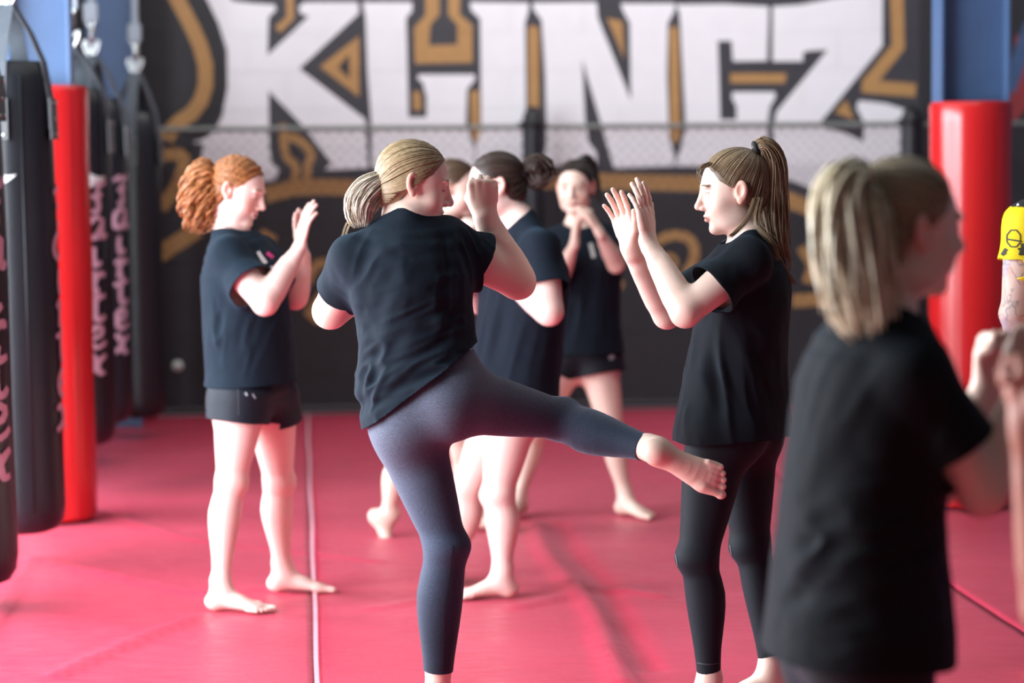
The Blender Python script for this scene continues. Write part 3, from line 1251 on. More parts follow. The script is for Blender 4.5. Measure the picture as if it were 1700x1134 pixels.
def shorts(S, lens, color=(.006, .008, .013), h=.006, r=(.098, .112), top=.09, wrinkle=None):
    D = S['_']
    A = D['A']
    g = S.get('g', 1.0)
    nodes = [Off(n, .009) for n in D['torso'] + D['butt'] + D['legs']]
    wp = A['pelvis'] + D['up_p'] * top
    cut = [lambda V: (V - wp) @ D['up_p']]
    for k, t in zip('RL', lens):
        hi, kn = A['hip' + k], A['kn' + k]
        ax = unit(kn - hi)
        L = np.linalg.norm(kn - hi)
        e = hi + ax * L * t
        nodes.append(Loft([(hi, r[0] * g, r[0] * g, D['ps']), (hi + ax * L * t * .5, (r[0] + r[1]) / 2 * g, (r[0] + r[1]) / 2 * g, D['ps']), (e, r[1] * g, r[1] * g, D['ps']), (e + ax * .03, r[1] * g, r[1] * g, D['ps'])], .03, 2))
        cut.append(lambda V, e=e, ax=ax: np.minimum((V - e) @ ax + .003 * vnoise(V * 14, 4), .17 - np.linalg.norm((V - e) - ((V - e) @ ax)[:, None] * ax, axis=1)))
    return garment(S, 'shorts', nodes, h, cut, mat_attr('shorts_cloth', rough=.6, noise=.08, nscale=300, bump=.15, bscale=500, sheen=.05, sheen_tint=(.5, .75, 1.0), spec=.25), color, .003, wrinkle, None, 2)


def print_on(S, cloth, name, strokes, color, lift=.0015, mat=None, depth=None):
    """flat print or seam on a garment: strokes ((x, y) in the picture, width in pixels) laid on its surface"""
    from mathutils.bvhtree import BVHTree
    V, T = S['cloth'][cloth]
    root = S['_']['root']
    key = '_bvh_' + cloth
    if key not in S:
        S[key] = BVHTree.FromPolygons([tuple(v) for v in V], [tuple(t) for t in T])
    tree = S[key]
    o = Vector((0, 0, HC))
    def hit(x, y):
        d = Vector(ray(x, y)).normalized()
        loc, nrm, i, dist = tree.ray_cast(o, d)
        if loc is None:
            return None
        if nrm.dot(d) > 0:
            nrm = -nrm
        return np.array(loc + nrm * lift)
    for pts, w in strokes:
        P = catmull(pts, max(4, int(sum(math.dist(pts[i], pts[i + 1]) for i in range(len(pts) - 1)) / 4) + 2)) if len(pts) > 2 else np.array([np.array(pts[0]) * (1 - t) + np.array(pts[1]) * t for t in np.linspace(0, 1, max(3, int(math.dist(pts[0], pts[1]) / 4) + 2))])
        row = []
        mb = MB()

        def flush():
            nonlocal mb
            if mb.v:
                mb.build(name, mat or mat_plain(name + '_ink_%d' % (hash(color) % 9999), color, .7), root)
            mb = MB()
        for i, p in enumerate(P):
            t = unit(np.append(P[min(i + 1, len(P) - 1)] - P[max(i - 1, 0)], 0))[:2]
            nn = np.array([-t[1], t[0]]) * w / 2
            a, b = hit(*(p + nn)), hit(*(p - nn))
            if a is None or b is None or np.linalg.norm(a - b) > .08:
                row = []
                flush()
                continue
            if row and np.linalg.norm(row[-1][0] - a) < .06:
                n0 = len(mb.v)
                if n0 and row[-1][2]:
                    mb.v += [tuple(b), tuple(a)]
                    mb.f.append((n0 - 1, n0 - 2, n0, n0 + 1))
                    mb.sm.append(True)
                else:
                    mb.add([row[-1][0], row[-1][1], b, a], [(0, 1, 2, 3)])
                row.append((a, b, True))
                continue
            row.append((a, b, False))
        flush()


# ------------------------------------------------------------------ the setting
ct, st = math.cos(YAW), math.sin(YAW)
RX = np.array([ct, st, 0.0])        # along the back wall, to the right
RY = np.array([-st, ct, 0.0])       # into the room, towards the wall
WALL0 = np.array([0, 15.45, 0.0])   # foot of the back wall straight ahead


def room(a, b, z=0.0):
    """point of the room: a along the wall, b away from the wall towards the camera"""
    return WALL0 + RX * a - RY * b + np.array([0, 0, z])


def on_wall(px, py, off=0.0):
    d = ray(px, py)
    o = np.array([0, 0, HC])
    t = ((WALL0 - RY * off - o) @ RY) / (d @ RY)
    p = o + d * t - WALL0
    return (float(p @ RX), float(p[2]))


RZ = np.stack([RX, RY, np.array([0, 0, 1.0])], 1)

# --- mats on the floor, vinyl with puckers along the folds
m_mat, nt, p = new_mat('red_vinyl_mat')
N, L = nt.nodes, nt.links
tc = N.new('ShaderNodeTexCoord')
nz = N.new('ShaderNodeTexNoise')
nz.inputs['Scale'].default_value = 2.2
nz.inputs['Detail'].default_value = 6
L.new(tc.outputs['Object'], nz.inputs['Vector'])
cr = N.new('ShaderNodeMix')
cr.data_type = 'RGBA'
cr.inputs[6].default_value = (.46, .017, .050, 1)
cr.inputs[7].default_value = (.60, .032, .085, 1)
L.new(nz.outputs['Fac'], cr.inputs[0])
L.new(cr.outputs[2], p.inputs['Base Color'])
nr = N.new('ShaderNodeTexNoise')
nr.inputs['Scale'].default_value = 9
nr.inputs['Detail'].default_value = 7
mpn = N.new('ShaderNodeMapping')
mpn.inputs['Scale'].default_value = (1, 3, 1)
L.new(tc.outputs['Object'], mpn.inputs['Vector'])
L.new(mpn.outputs['Vector'], nr.inputs['Vector'])
mr = N.new('ShaderNodeMapRange')
mr.inputs[1].default_value = .3
mr.inputs[2].default_value = .7
mr.inputs[3].default_value = .36
mr.inputs[4].default_value = .56
L.new(nr.outputs['Fac'], mr.inputs[0])
L.new(mr.outputs[0], p.inputs['Roughness'])
p.inputs['Specular IOR Level'].default_value = .6
p.inputs['Sheen Weight'].default_value = .07
p.inputs['Sheen Roughness'].default_value = .35
p.inputs['Sheen Tint'].default_value = (1, .75, .85, 1)
nb = N.new('ShaderNodeTexNoise')
nb.inputs['Scale'].default_value = 160
nb.inputs['Detail'].default_value = 4
L.new(tc.outputs['Object'], nb.inputs['Vector'])
bp = N.new('ShaderNodeBump')
bp.inputs['Strength'].default_value = .25
bp.inputs['Distance'].default_value = .002
L.new(nb.outputs['Fac'], bp.inputs['Height'])
L.new(bp.outputs['Normal'], p.inputs['Normal'])

SUB = MB()
q = [room(-4.2, 0.02, -.062), room(4.6, 0.02, -.062), room(4.6, 15.2, -.062), room(-4.2, 15.2, -.062)]
floor = SUB.box(room(.2, 7.6, -.10), (8.8, 15.2, .06), RZ).build('floor', mat_plain('dark_subfloor', (.02, .02, .022), .8, noise=.2), origin=(0, 8, 0))
tag(floor, kind='structure')

FOLDS = [([(-70, 1120), (0, 1010), (20, 972), (45, 935), (60, 928)], .022, .010), ([(60, 929), (150, 946), (240, 966), (330, 985), (400, 990)], .018, .012),
         ([(90, 1122), (170, 1086), (250, 1052), (338, 1022)], .022, .011), ([(150, 846), (240, 873), (330, 896), (480, 912), (640, 932)], .020, .008),
         ([(885, 868), (905, 915), (945, 965), (985, 1015), (1005, 1066), (1035, 1134)], .030, .014), ([(930, 868), (955, 920), (1000, 965), (1030, 1020), (1080, 1110)], .030, -.010),
         ([(860, 1008), (930, 992), (990, 975), (1100, 990)], .030, .008), ([(380, 988), (430, 975), (470, 985)], .02, .007), ([(620, 1010), (720, 995), (860, 985)], .03, .006)]
FG = [(np.array([ground(*p)[:2] for p in pts]), w, a) for pts, w, a in FOLDS]


def floor_z(X, Y):
    P = np.stack([X, Y], 1)
    z = .0022 * vnoise(np.stack([X * 1.3, Y * 1.3, X * 0], 1), 4) + .0012 * vnoise(np.stack([X * 6, Y * 5, X * 0], 1), 9)
    for pts, w, a in FG:
        C = catmull(pts, 24)
        best = np.full(len(P), 9.0)
        for i in range(len(C) - 1):
            ab = C[i + 1] - C[i]
            q = P - C[i]
            t = np.clip(q @ ab / (ab @ ab), 0, 1)
            best = np.minimum(best, np.linalg.norm(q - t[:, None] * ab, axis=1))
        z += 1.4 * a * np.exp(-(best / w) ** 2)
    return z


a0 = float((np.append(ground(527, 1134)[:2], 0) - WALL0) @ RX)
a1 = float((np.append(ground(985, 1015)[:2], 0) - WALL0) @ RX)
a2 = float((np.append(ground(1650, 1015)[:2], 0) - WALL0) @ RX)
bounds = [-4.2, a0, a2, 4.6]
for i in range(3):
    lo, hi = bounds[i] + .0012, bounds[i + 1] - .0012
    na = int((hi - lo) / .034)
    bb = np.concatenate([np.linspace(.03, 2, 40), np.linspace(2, 9.5, 230)[1:], np.linspace(9.5, 15.2, 60)[1:]])
    aa = np.linspace(lo, hi, na)
    Agrid, Bgrid = np.meshgrid(aa, bb, indexing='ij')
    P = WALL0[None, :] + RX[None] * Agrid.reshape(-1, 1) - RY[None] * Bgrid.reshape(-1, 1)
    z = floor_z(P[:, 0], P[:, 1])
    e = np.minimum(Agrid - lo, hi - Agrid).ravel()
    z -= .0015 * np.exp(-(e / .010) ** 2)
    P[:, 2] = z - .003
    nA, nB = Agrid.shape
    ii, jj = np.meshgrid(np.arange(nA - 1), np.arange(nB - 1), indexing='ij')
    b = ii * nB + jj
    Q = np.stack([b, b + 1, b + nB + 1, b + nB], -1).reshape(-1, 4)
    me = arr_mesh('floor_mat', P - np.array([0, 8, 0]), Q)
    o = link_mesh('floor_mat', me, m_mat, floor)
    md = o.modifiers.new('thickness', 'SOLIDIFY')
    md.thickness = .055
    md.offset = -1 if me.polygons[0].normal.z > 0 else 1
# pale tape over one seam
mb = MB()
mb.ribbon([room(a0 + .002 * math.sin(b * 3), b, .0035 + .001) for b in np.linspace(.05, 9.5, 60)], RX, .014, .0015)
o = mb.build('seam_tape', mat_plain('pink_tape', (.80, .42, .50), .4, noise=.15, nscale=6), floor)

# --- back wall: painted blocks carrying the mural
WHITE = [
    [(350, -30), (388, 2), (420, 6), (456, 8), (458, 17), (446, 29), (444, 92), (513, 27), (499, 23), (496, 12), (505, 4), (594, 4), (596, 22), (497, 114), (606, 198), (611, 279), (539, 282), (551, 271), (505, 211), (446, 151), (447, 243), (450, 269), (463, 281), (458, 298), (441, 301), (370, 304), (331, 288), (338, 239), (321, 236), (340, 230), (355, 220), (369, 194), (378, 145), (377, 83), (363, 39), (346, 4), (330, -30)],
    [(602, 4), (684, 4), (684, 19), (674, 30), (678, 195), (708, 195), (708, 160), (701, 136), (693, 131), (695, 124), (788, 124), (788, 133), (775, 148), (773, 207), (787, 246), (788, 279), (617, 279), (617, 213), (610, 116), (607, 29)],
    [(780, 4), (877, 5), (877, 19), (871, 38), (873, 212), (879, 279), (790, 279), (789, 246), (799, 212), (797, 32), (782, 17)],
    [(884, 5), (990, 4), (992, 30), (1047, 167), (1045, 38), (1034, 19), (1030, 6), (1119, 6), (1119, 19), (1108, 38), (1106, 127), (1110, 229), (1118, 254), (1119, 276), (1019, 279), (966, 99), (971, 203), (977, 237), (990, 254), (990, 272), (901, 276), (907, 237), (905, 127), (899, 34), (886, 17)],
    [(1121, 8), (1200, 7), (1275, 11), (1275, 30), (1273, 101), (1216, 102), (1214, 68), (1191, 68), (1195, 199), (1222, 199), (1222, 178), (1214, 161), (1216, 153), (1286, 153), (1286, 163), (1277, 178), (1273, 212), (1274, 277), (1121, 276), (1122, 268), (1129, 250), (1138, 212), (1129, 38), (1127, 19)],
    [(1282, 11), (1330, 8), (1379, -2), (1464, -14), (1464, 76), (1358, 207), (1364, 212), (1400, 220), (1432, 236), (1434, 205), (1421, 178), (1425, 167), (1470, 172), (1502, 182), (1506, 250), (1500, 330), (1440, 338), (1364, 320), (1325, 304), (1285, 292), (1283, 215), (1288, 186), (1373, 83), (1345, 84), (1332, 87), (1332, 102), (1282, 102)],
]
GOLD = [
    [(531, 111), (596, 60), (596, 161)],
    [(706, -20), (706, 25), (687, 47), (689, 106), (784, 104), (784, 42), (763, 25), (763, -20), (744, -20), (744, 25), (759, 42), (759, 74), (712, 76), (714, 42), (729, 25), (729, -20)],
    [(685, 152), (698, 152), (700, 183), (686, 183)], [(780, 152), (795, 150), (797, 228), (790, 240), (781, 222)], [(876, 46), (885, 42), (894, 47), (895, 195), (877, 195)],
    [(1007, 30), (1033, 36), (1036, 98)], [(1110, 50), (1118, 42), (1126, 50), (1129, 226), (1120, 240), (1112, 226)], [(1212, 122), (1305, 122), (1302, 138), (1212, 138)], [(1385, 187), (1404, 166), (1417, 199)],
]
STROKES = [
    ([(284, -20), (303, 15), (322, 52), (340, 100), (340, 150), (322, 185), (290, 208), (276, 232)], 25), ([(262, 258), (304, 259), (297, 300), (268, 346)], 21), ([(262, 424), (330, 380)], 27),
    ([(481, -20), (482, 30), (461, 50)], 13), ([(1487, -20), (1490, 78), (1440, 140)], 22), ([(1430, 143), (1519, 150)], 22),
    ([(440, 324), (486, 312), (530, 310), (640, 313), (760, 304), (905, 300), (1050, 302), (1165, 305), (1230, 308), (1290, 325), (1360, 352), (1430, 372)], 26),
    ([(488, 304), (491, 276), (474, 256), (470, 206)], 13), ([(478, 226), (498, 234), (517, 256), (511, 275), (510, 304)], 14),
    ([(1090, 402), (1112, 391), (1140, 394), (1153, 414), (1147, 440), (1130, 470)], 16), ([(1095, 430), (1112, 424), (1122, 436), (1112, 452)], 9),
    ([(1000, 478), (1018, 470), (1032, 478)], 22), ([(430, 392), (455, 404)], 26), ([(510, 470), (525, 440), (548, 438), (556, 462), (535, 490), (512, 524), (540, 530)], 16),
    ([(1315, 500), (1360, 496), (1400, 500)], 22), ([(1330, 410), (1348, 440), (1340, 470)], 18), ([(1372, 400), (1360, 440), (1385, 470)], 16), ([(600, 470), (640, 440), (700, 470)], 16), ([(820, 470), (860, 440), (880, 480)], 16),
]
RED = [([(1700, 60), (1690, 175), (1664, 200)], 30)]
BLUE = [([(1712, 40), (1672, 150)], 26)]
GREY = [[(225, -30), (330, -30), (362, 30), (380, 150), (350, 222), (320, 236), (330, 330), (600, 325), (900, 318), (1240, 322), (1430, 392), (1525, 392), (1525, -30)]]


def stroke_poly(pts, w):
    P = catmull(pts, 12) if len(pts) > 3 else np.array(pts, float)
    l, r = [], []
    for i in range(len(P)):
        t = P[min(i + 1, len(P) - 1)] - P[max(i - 1, 0)]
        t = t / np.linalg.norm(t)
        n = np.array([-t[1], t[0]]) * w / 2
        l.append(tuple(P[i] + n))
        r.append(tuple(P[i] - n))
    return l + r[::-1]


GOLD += [stroke_poly(*s) for s in STROKES]
BLACK = [[(561, 112), (580, 89), (580, 132)], [(484, 240), (500, 252), (496, 268), (484, 258)]]
LAYERS = [(GREY, 1), (GOLD, 2), (BLACK, 0), (WHITE, 3), ([stroke_poly(*s) for s in RED], 4), ([stroke_poly(*s) for s in BLUE], 5)]
LAY = [([[on_wall(*p) for p in poly] for poly in polys], m) for polys, m in LAYERS]


def inside(P, poly):
    poly = np.array(poly)
    x, y = P[:, 0], P[:, 1]
    r = np.zeros(len(P), bool)
    j = len(poly) - 1
    for i in range(len(poly)):
        xi, yi = poly[i]
        xj, yj = poly[j]
        c = ((yi > y) != (yj > y)) & (x < (xj - xi) * (y - yi) / (yj - yi + 1e-15) + xi)
        r ^= c
        j = i
    return r


BW, BH, GAP = .47, .24, .006
WX0, WX1, WZ1 = -3.29, 4.7, 3.12
blocks = []
nrow = int(WZ1 / BH)
for r in range(nrow):
    x = WX0 - (BW / 2 if r % 2 else 0)
    while x < WX1 - .02:
        xa, xb = max(x, WX0), min(x + BW, WX1)
        if xb - xa > .05:
            blocks.append((xa + GAP / 2, xb - GAP / 2, r * BH + GAP / 2, (r + 1) * BH - GAP / 2))
        x += BW
V2, E2 = [], []
for xa, xb, za, zb in blocks:
    b = len(V2)
    V2 += [(xa, za), (xb, za), (xb, zb), (xa, zb)]
    E2 += [(b, b + 1), (b + 1, b + 2), (b + 2, b + 3), (b + 3, b)]
for polys, m in LAY:
    for poly in polys:
        b = len(V2)
        V2 += poly
        E2 += [(b + i, b + (i + 1) % len(poly)) for i in range(len(poly))]
vo, eo, fo, _, _, _ = delaunay_2d_cdt([Vector(v) for v in V2], E2, [], 0, 1e-6)
vo = np.array([tuple(v) for v in vo])
fo = np.array([tuple(f) for f in fo if len(f) == 3])
cen = vo[fo].mean(1)
cm = np.zeros(len(fo), int)
for polys, m in LAY:
    for poly in polys:
        cm[inside(cen, poly)] = m
row = np.floor(cen[:, 1] / BH).astype(int)
paint = [mat_plain('wall_black_paint', (.020, .021, .026), .6, noise=.25, nscale=14, bump=.5, bscale=120), mat_plain('wall_charcoal_paint', (.040, .041, .050), .6, noise=.2, nscale=14, bump=.5, bscale=120),
         mat_plain('wall_gold_paint', (.42, .235, .085), .6, noise=.12, nscale=14, bump=.5, bscale=120), mat_plain('wall_white_paint', (.80, .81, .85), .6, noise=.04, nscale=10, bump=.5, bscale=120),
         mat_plain('wall_red_paint', (.24, .030, .035), .6, noise=.15), mat_plain('wall_blue_paint', (.045, .09, .19), .6, noise=.15)]
wall = MB().box(room(.7, -.16, 1.6), (8.0, .28, 3.2), RZ).build('wall_back', mat_plain('wall_mortar', (.055, .055, .06), .8, noise=.2), origin=room(0, 0, 0))
tag(wall, kind='structure')
taken = np.zeros(len(fo), bool)
for xa, xb, za, zb in blocks:
    sel = np.where((cen[:, 0] > xa) & (cen[:, 0] < xb) & (cen[:, 1] > za) & (cen[:, 1] < zb))[0]
    if not len(sel):
        continue
    taken[sel] = True
    f = fo[sel]
    used, inv = np.unique(f, return_inverse=True)
    inv = inv.reshape(-1, 3)
    dep = .016
    W = [RX * vo[u][0] - RY * dep + np.array([0, 0, vo[u][1]]) for u in used]
    F = [tuple(int(i) for i in t) for t in inv]
    mi = [int(c) for c in cm[sel]]
    b = len(W)
    for (x, z) in ((xa, za), (xb, za), (xb, zb), (xa, zb)):
        W.append(RX * x - RY * dep + np.array([0, 0, z]))
        W.append(RX * x + RY * .03 + np.array([0, 0, z]))
    for i in range(4):
        j = (i + 1) % 4
        F.append((b + 2 * i, b + 2 * i + 1, b + 2 * j + 1, b + 2 * j))
        mi.append(mi[0])
    me = bpy.data.meshes.new('block')
    me.from_pydata([tuple(w) for w in W], [], F)
    me.polygons.foreach_set('material_index', mi)
    me.update()
    o = link_mesh('block', me, paint, wall)
# painted joints between the blocks, set back a little
rest = np.where(~taken & (cen[:, 0] > WX0) & (cen[:, 0] < WX1) & (cen[:, 1] > 0) & (cen[:, 1] < nrow * BH))[0]
used, inv = np.unique(fo[rest], return_inverse=True)
me = bpy.data.meshes.new('mortar_joint')
me.from_pydata([tuple(RX * vo[u][0] - RY * .0125 + np.array([0, 0, vo[u][1]])) for u in used], [], [tuple(int(i) for i in t) for t in inv.reshape(-1, 3)])
me.polygons.foreach_set('material_index', [int(c) for c in cm[rest]])
me.update()
tag(link_mesh('mortar_joint', me, paint, wall), kind='stuff')

# left wall with the open roller door, right wall
dark = mat_plain('side_wall_paint', (.035, .05, .09), .7, noise=.2, nscale=4, bump=.3, bscale=60)
LA = -3.30
mb = MB()
prof = [(0, 0), (3.8, 0), (3.8, 3.7), (14.4, 3.7), (14.4, 0), (16.4, 0), (16.4, 4.0), (0, 4.0)]
W = [room(LA, b, z) for b, z in prof] + [room(LA - .2, b, z) for b, z in prof]
mb.add(W, [(i, (i + 1) % 8, 8 + (i + 1) % 8, 8 + i) for i in range(8)] + [(0, 1, 2, 7), (2, 3, 6, 7), (3, 4, 5, 6), (15, 10, 9, 8), (15, 14, 11, 10), (14, 13, 12, 11)])
tag(mb.build('wall_left', dark, origin=room(LA, 7)), kind='structure')
mb = MB().box(room(4.75, 7.6, 2.0), (.1, 15.2, 4.0), RZ)
tag(mb.build('wall_right', dark, origin=room(4.75, 7)), kind='structure')

# --- steel columns
blue = mat_plain('column_blue_paint', (.065, .125, .25), .45, noise=.12, nscale=6, bump=.2, bscale=40)


def column(x, y, w, d, label, top=3.6, name='steel_column', col=None, plate=True):
    root = empty(name, (x, y, 0))
    tag(root, label, 'column')
    for q, nm in ((-1, 'flange'), (1, 'flange')):
        MB().box(np.array([x, y, top / 2]) + RX * q * (w / 2), (.016, d, top), RZ, .003).build(nm, col or blue, root)
    MB().box((x, y, top / 2), (w - .012, .012, top), RZ).build('web', col or blue, root)
    if plate:
        MB().box((x, y, .012), (w + .01, d + .02, .02), RZ, .003).build('base_plate', col or blue, root)
    return root


red_v = mat_plain('red_pad_vinyl', (.60, .016, .018), .24, noise=.06, nscale=5, bump=.12, bscale=14, coat=.3)
XL, YL = float(at(92, 858, 10.7)[0]), 10.7
XR, YR = float(at(1608, 858, 10.9)[0]), 10.9
cL = column(XL - .02, YL, .26, .16, 'blue steel column rising out of the red padding among the punch bags')
cR = column(XR, YR, .30, .16, 'blue steel column above the tall red pad at the right')


def pad(x, y, r, top, label):
    root = empty('column_pad', (x, y, 0))
    tag(root, label, 'column pad', 'red column pads')
    prof = [(r - .05, .03), (r - .012, .012), (r, .03)]
    prof += [(r + .003 * math.sin(z * 7), z) for z in np.linspace(.2, top - .1, 9)]
    prof += [(r, top - .02), (r - .008, top), (r - .045, top + .004), (r - .05, top - .03)]
    MB().lathe((x, y, 0), prof, 48).build('padding', red_v, root)
    # closing flap
    pts = [(x + (r + .004) * math.cos(a), y + (r + .004) * math.sin(a)) for a in np.linspace(-1.15, -.8, 6)]
    V, F = [], []
    for (a, b) in pts:
        V += [(a, b, .03), (a, b, top - .03)]
    for i in range(5):
        F.append((2 * i, 2 * i + 2, 2 * i + 3, 2 * i + 1))
    MB().add(V, F, True).build('closing_flap', red_v, root)
    return root


pad(XL, YL, .185, float(at(92, 141, YL - .18)[2]), 'red vinyl pad around the column between the black punch bags')
pad(XR, YR, .185, float(at(1608, 168, YR - .18)[2]), 'red vinyl pad around the column on the right, behind the blonde woman')
x2, y2 = float(at(184, 60, 14.6)[0]), 14.6
column(x2, y2, .27, .2, 'blue steel column against the mural wall behind the row of punch bags', 3.4, plate=False)

# --- cage fence in front of the mural
FO = .30
fence_top = on_wall(850, 211, FO)[1]
fr = empty('chain_link_fence', tuple(room(0, FO)))
tag(fr, 'low black chain link fence with a pale top rail in front of the mural', 'fence')
grey_r = mat_plain('galvanised_rail', (.20, .23, .22), .5, noise=.3, nscale=12, metal=.3)
wire_m = mat_plain('black_wire', (.035, .035, .04), .5)
blk_pad = mat_plain('black_post_pad', (.012, .012, .016), .45, noise=.2, nscale=6)
MB().tube([room(a, FO, fence_top) for a in np.linspace(-3.0, 4.0, 8)], .017, 10).build('rail', grey_r, fr)
MB().tube([room(a, FO, .06) for a in np.linspace(-3.0, 4.0, 8)], .016, 10).build('rail', wire_m, fr)
for px in (200, 885, 1512):
    a = on_wall(px, 300, FO)[0]
    tpad = on_wall(px, 178, FO)[1]
    prof = [(.03, .02), (.060, .03), (.066, .3), (.066, tpad - .2), (.060, tpad - .05), (.035, tpad), (.0, tpad + .005)]
    b = room(a, FO)
    MB().lathe(tuple(b), prof, 20).build('padded_post', blk_pad, fr)
    MB().tube([b + np.array([.075 * math.cos(x), .075 * math.sin(x), fence_top + .02]) for x in np.linspace(0, 6.283, 17)[:-1]], .016, 8, closed=True).build('post_strap', blk_pad, fr)
V, F = [], []
sp = .075
H = fence_top - .06
for sgn in (1, -1):
    for k in range(int((7.0 + H) / sp) + 1):
        a = -3.0 - (H if sgn > 0 else 0) + k * sp
        b = a + H
        z0, z1 = (0, H) if sgn > 0 else (H, 0)
        ax_, bx_ = a, b
        t0, t1 = max(0, (-3.0 - a) / H), min(1, (4.0 - a) / H)
        if t1 <= t0:
            continue
        if sgn < 0:
            pa, pb = (a + t0 * H, H - t0 * H), (a + t1 * H, H - t1 * H)
        else:
            pa, pb = (a + t0 * H, t0 * H), (a + t1 * H, t1 * H)
        A3, B3 = room(pa[0], FO + sgn * .002, .06 + pa[1]), room(pb[0], FO + sgn * .002, .06 + pb[1])
        d = unit(B3 - A3)
        s1 = np.cross(d, RY)
        base = len(V)
        for P in (A3, B3):
            for ang in range(4):
                V.append(P + .0019 * (math.cos(ang * math.pi / 2) * s1 + math.sin(ang * math.pi / 2) * RY))
        for j in range(4):
            F.append((base + j, base + (j + 1) % 4, base + 4 + (j + 1) % 4, base + 4 + j))
o = MB().add(V, F).build('wire_mesh', wire_m, fr)
o['kind'] = 'stuff'
# small white disc on the fence
a, z = on_wall(295, 607, FO)
root = room(a, FO + .02, z)
mb = MB()
mb.tube([root, root - RY * .012], [.034, .030], 20)
mb.tube([root - RY * .012, root - RY * .016], [.018, .012], 16)
tag(mb.build('fence_disc', mat_plain('white_plastic', (.62, .70, .66), .4, noise=.1), origin=root), 'small white round disc fixed to the fence left of the redhead', 'disc')

# --- punch bags
leather = mat_plain('black_bag_leather', (.009, .011, .015), .38, noise=.25, nscale=9, bump=.35, bscale=22, stretch=(1, 1, .5))
webbing = mat_plain('bag_webbing', (.075, .090, .110), .75, noise=.2, nscale=60, bump=.4, bscale=300)
chrome = mat_plain('bright_steel', (.70, .74, .74), .25, metal=.9, noise=.08)
steel = mat_plain('bracket_steel', (.25, .29, .33), .5, metal=.2, noise=.15)
ink_p = mat_plain('pink_print', (.50, .30, .38), .55, noise=.15, nscale=30)
ink_w = mat_plain('white_print', (.66, .72, .70), .55, noise=.1, nscale=30)


SCRIPT = {   # brush strokes on a unit line: x to the right, y up
    'F': [[(-.02, .02), (.12, -.04), (.20, .10), (.16, .40), (.20, .74)], [(-.16, .66), (.06, .78), (.30, .72), (.50, .86)], [(-.02, .38), (.16, .42), (.34, .46)]],
    'a': [[(.30, .46), (.10, .54), (-.12, .36), (-.16, .12), (.00, .00), (.16, .14), (.30, .46)], [(.32, .50), (.26, .20), (.30, .02), (.46, .10)]],
    'i': [[(.02, .48), (.00, .20), (.06, .00), (.24, .10)], [(.10, .68), (.14, .72)]],
    'r': [[(-.14, .40), (.02, .52), (.00, .24), (-.04, .00)], [(-.02, .20), (.10, .44), (.26, .50), (.30, .40)]],
    't': [[(.10, .84), (.02, .40), (.04, .06), (.18, .00), (.32, .12)], [(-.22, .52), (.04, .56), (.34, .64)]],
    'e': [[(-.10, .22), (.14, .30), (.22, .46), (.04, .54), (-.14, .32), (-.08, .06), (.10, .00), (.34, .14)]],
    'x': [[(-.24, .44), (-.10, .52), (.02, .30), (.12, .04), (.28, .06)], [(.32, .50), (.12, .36), (-.06, .14), (-.28, .02)]],
}


def glyph(ch):
    V, F = [], []
    for st_ in SCRIPT[ch]:
        P = catmull(st_, 14) if len(st_) > 2 else np.array(st_, float)
        n = len(P)
        b = len(V)
        for i in range(n):
            t = P[min(i + 1, n - 1)] - P[max(i - 1, 0)]
            t = t / (np.linalg.norm(t) + 1e-9)
            w = .066 * (.55 + .45 * math.sin(math.pi * (.12 + .76 * i / (n - 1)))) * (1 + .35 * abs(t[1]))
            q = np.array([-t[1], t[0]]) * w
            V += [tuple(P[i] + q), tuple(P[i] - q)]
        F += [(b + 2 * i, b + 2 * i + 1, b + 2 * i + 3, b + 2 * i + 2) for i in range(n - 1)]
    return np.array(V) - np.array([.06, 0]), F


GLY = {c: glyph(c) for c in 'Fairtex'}


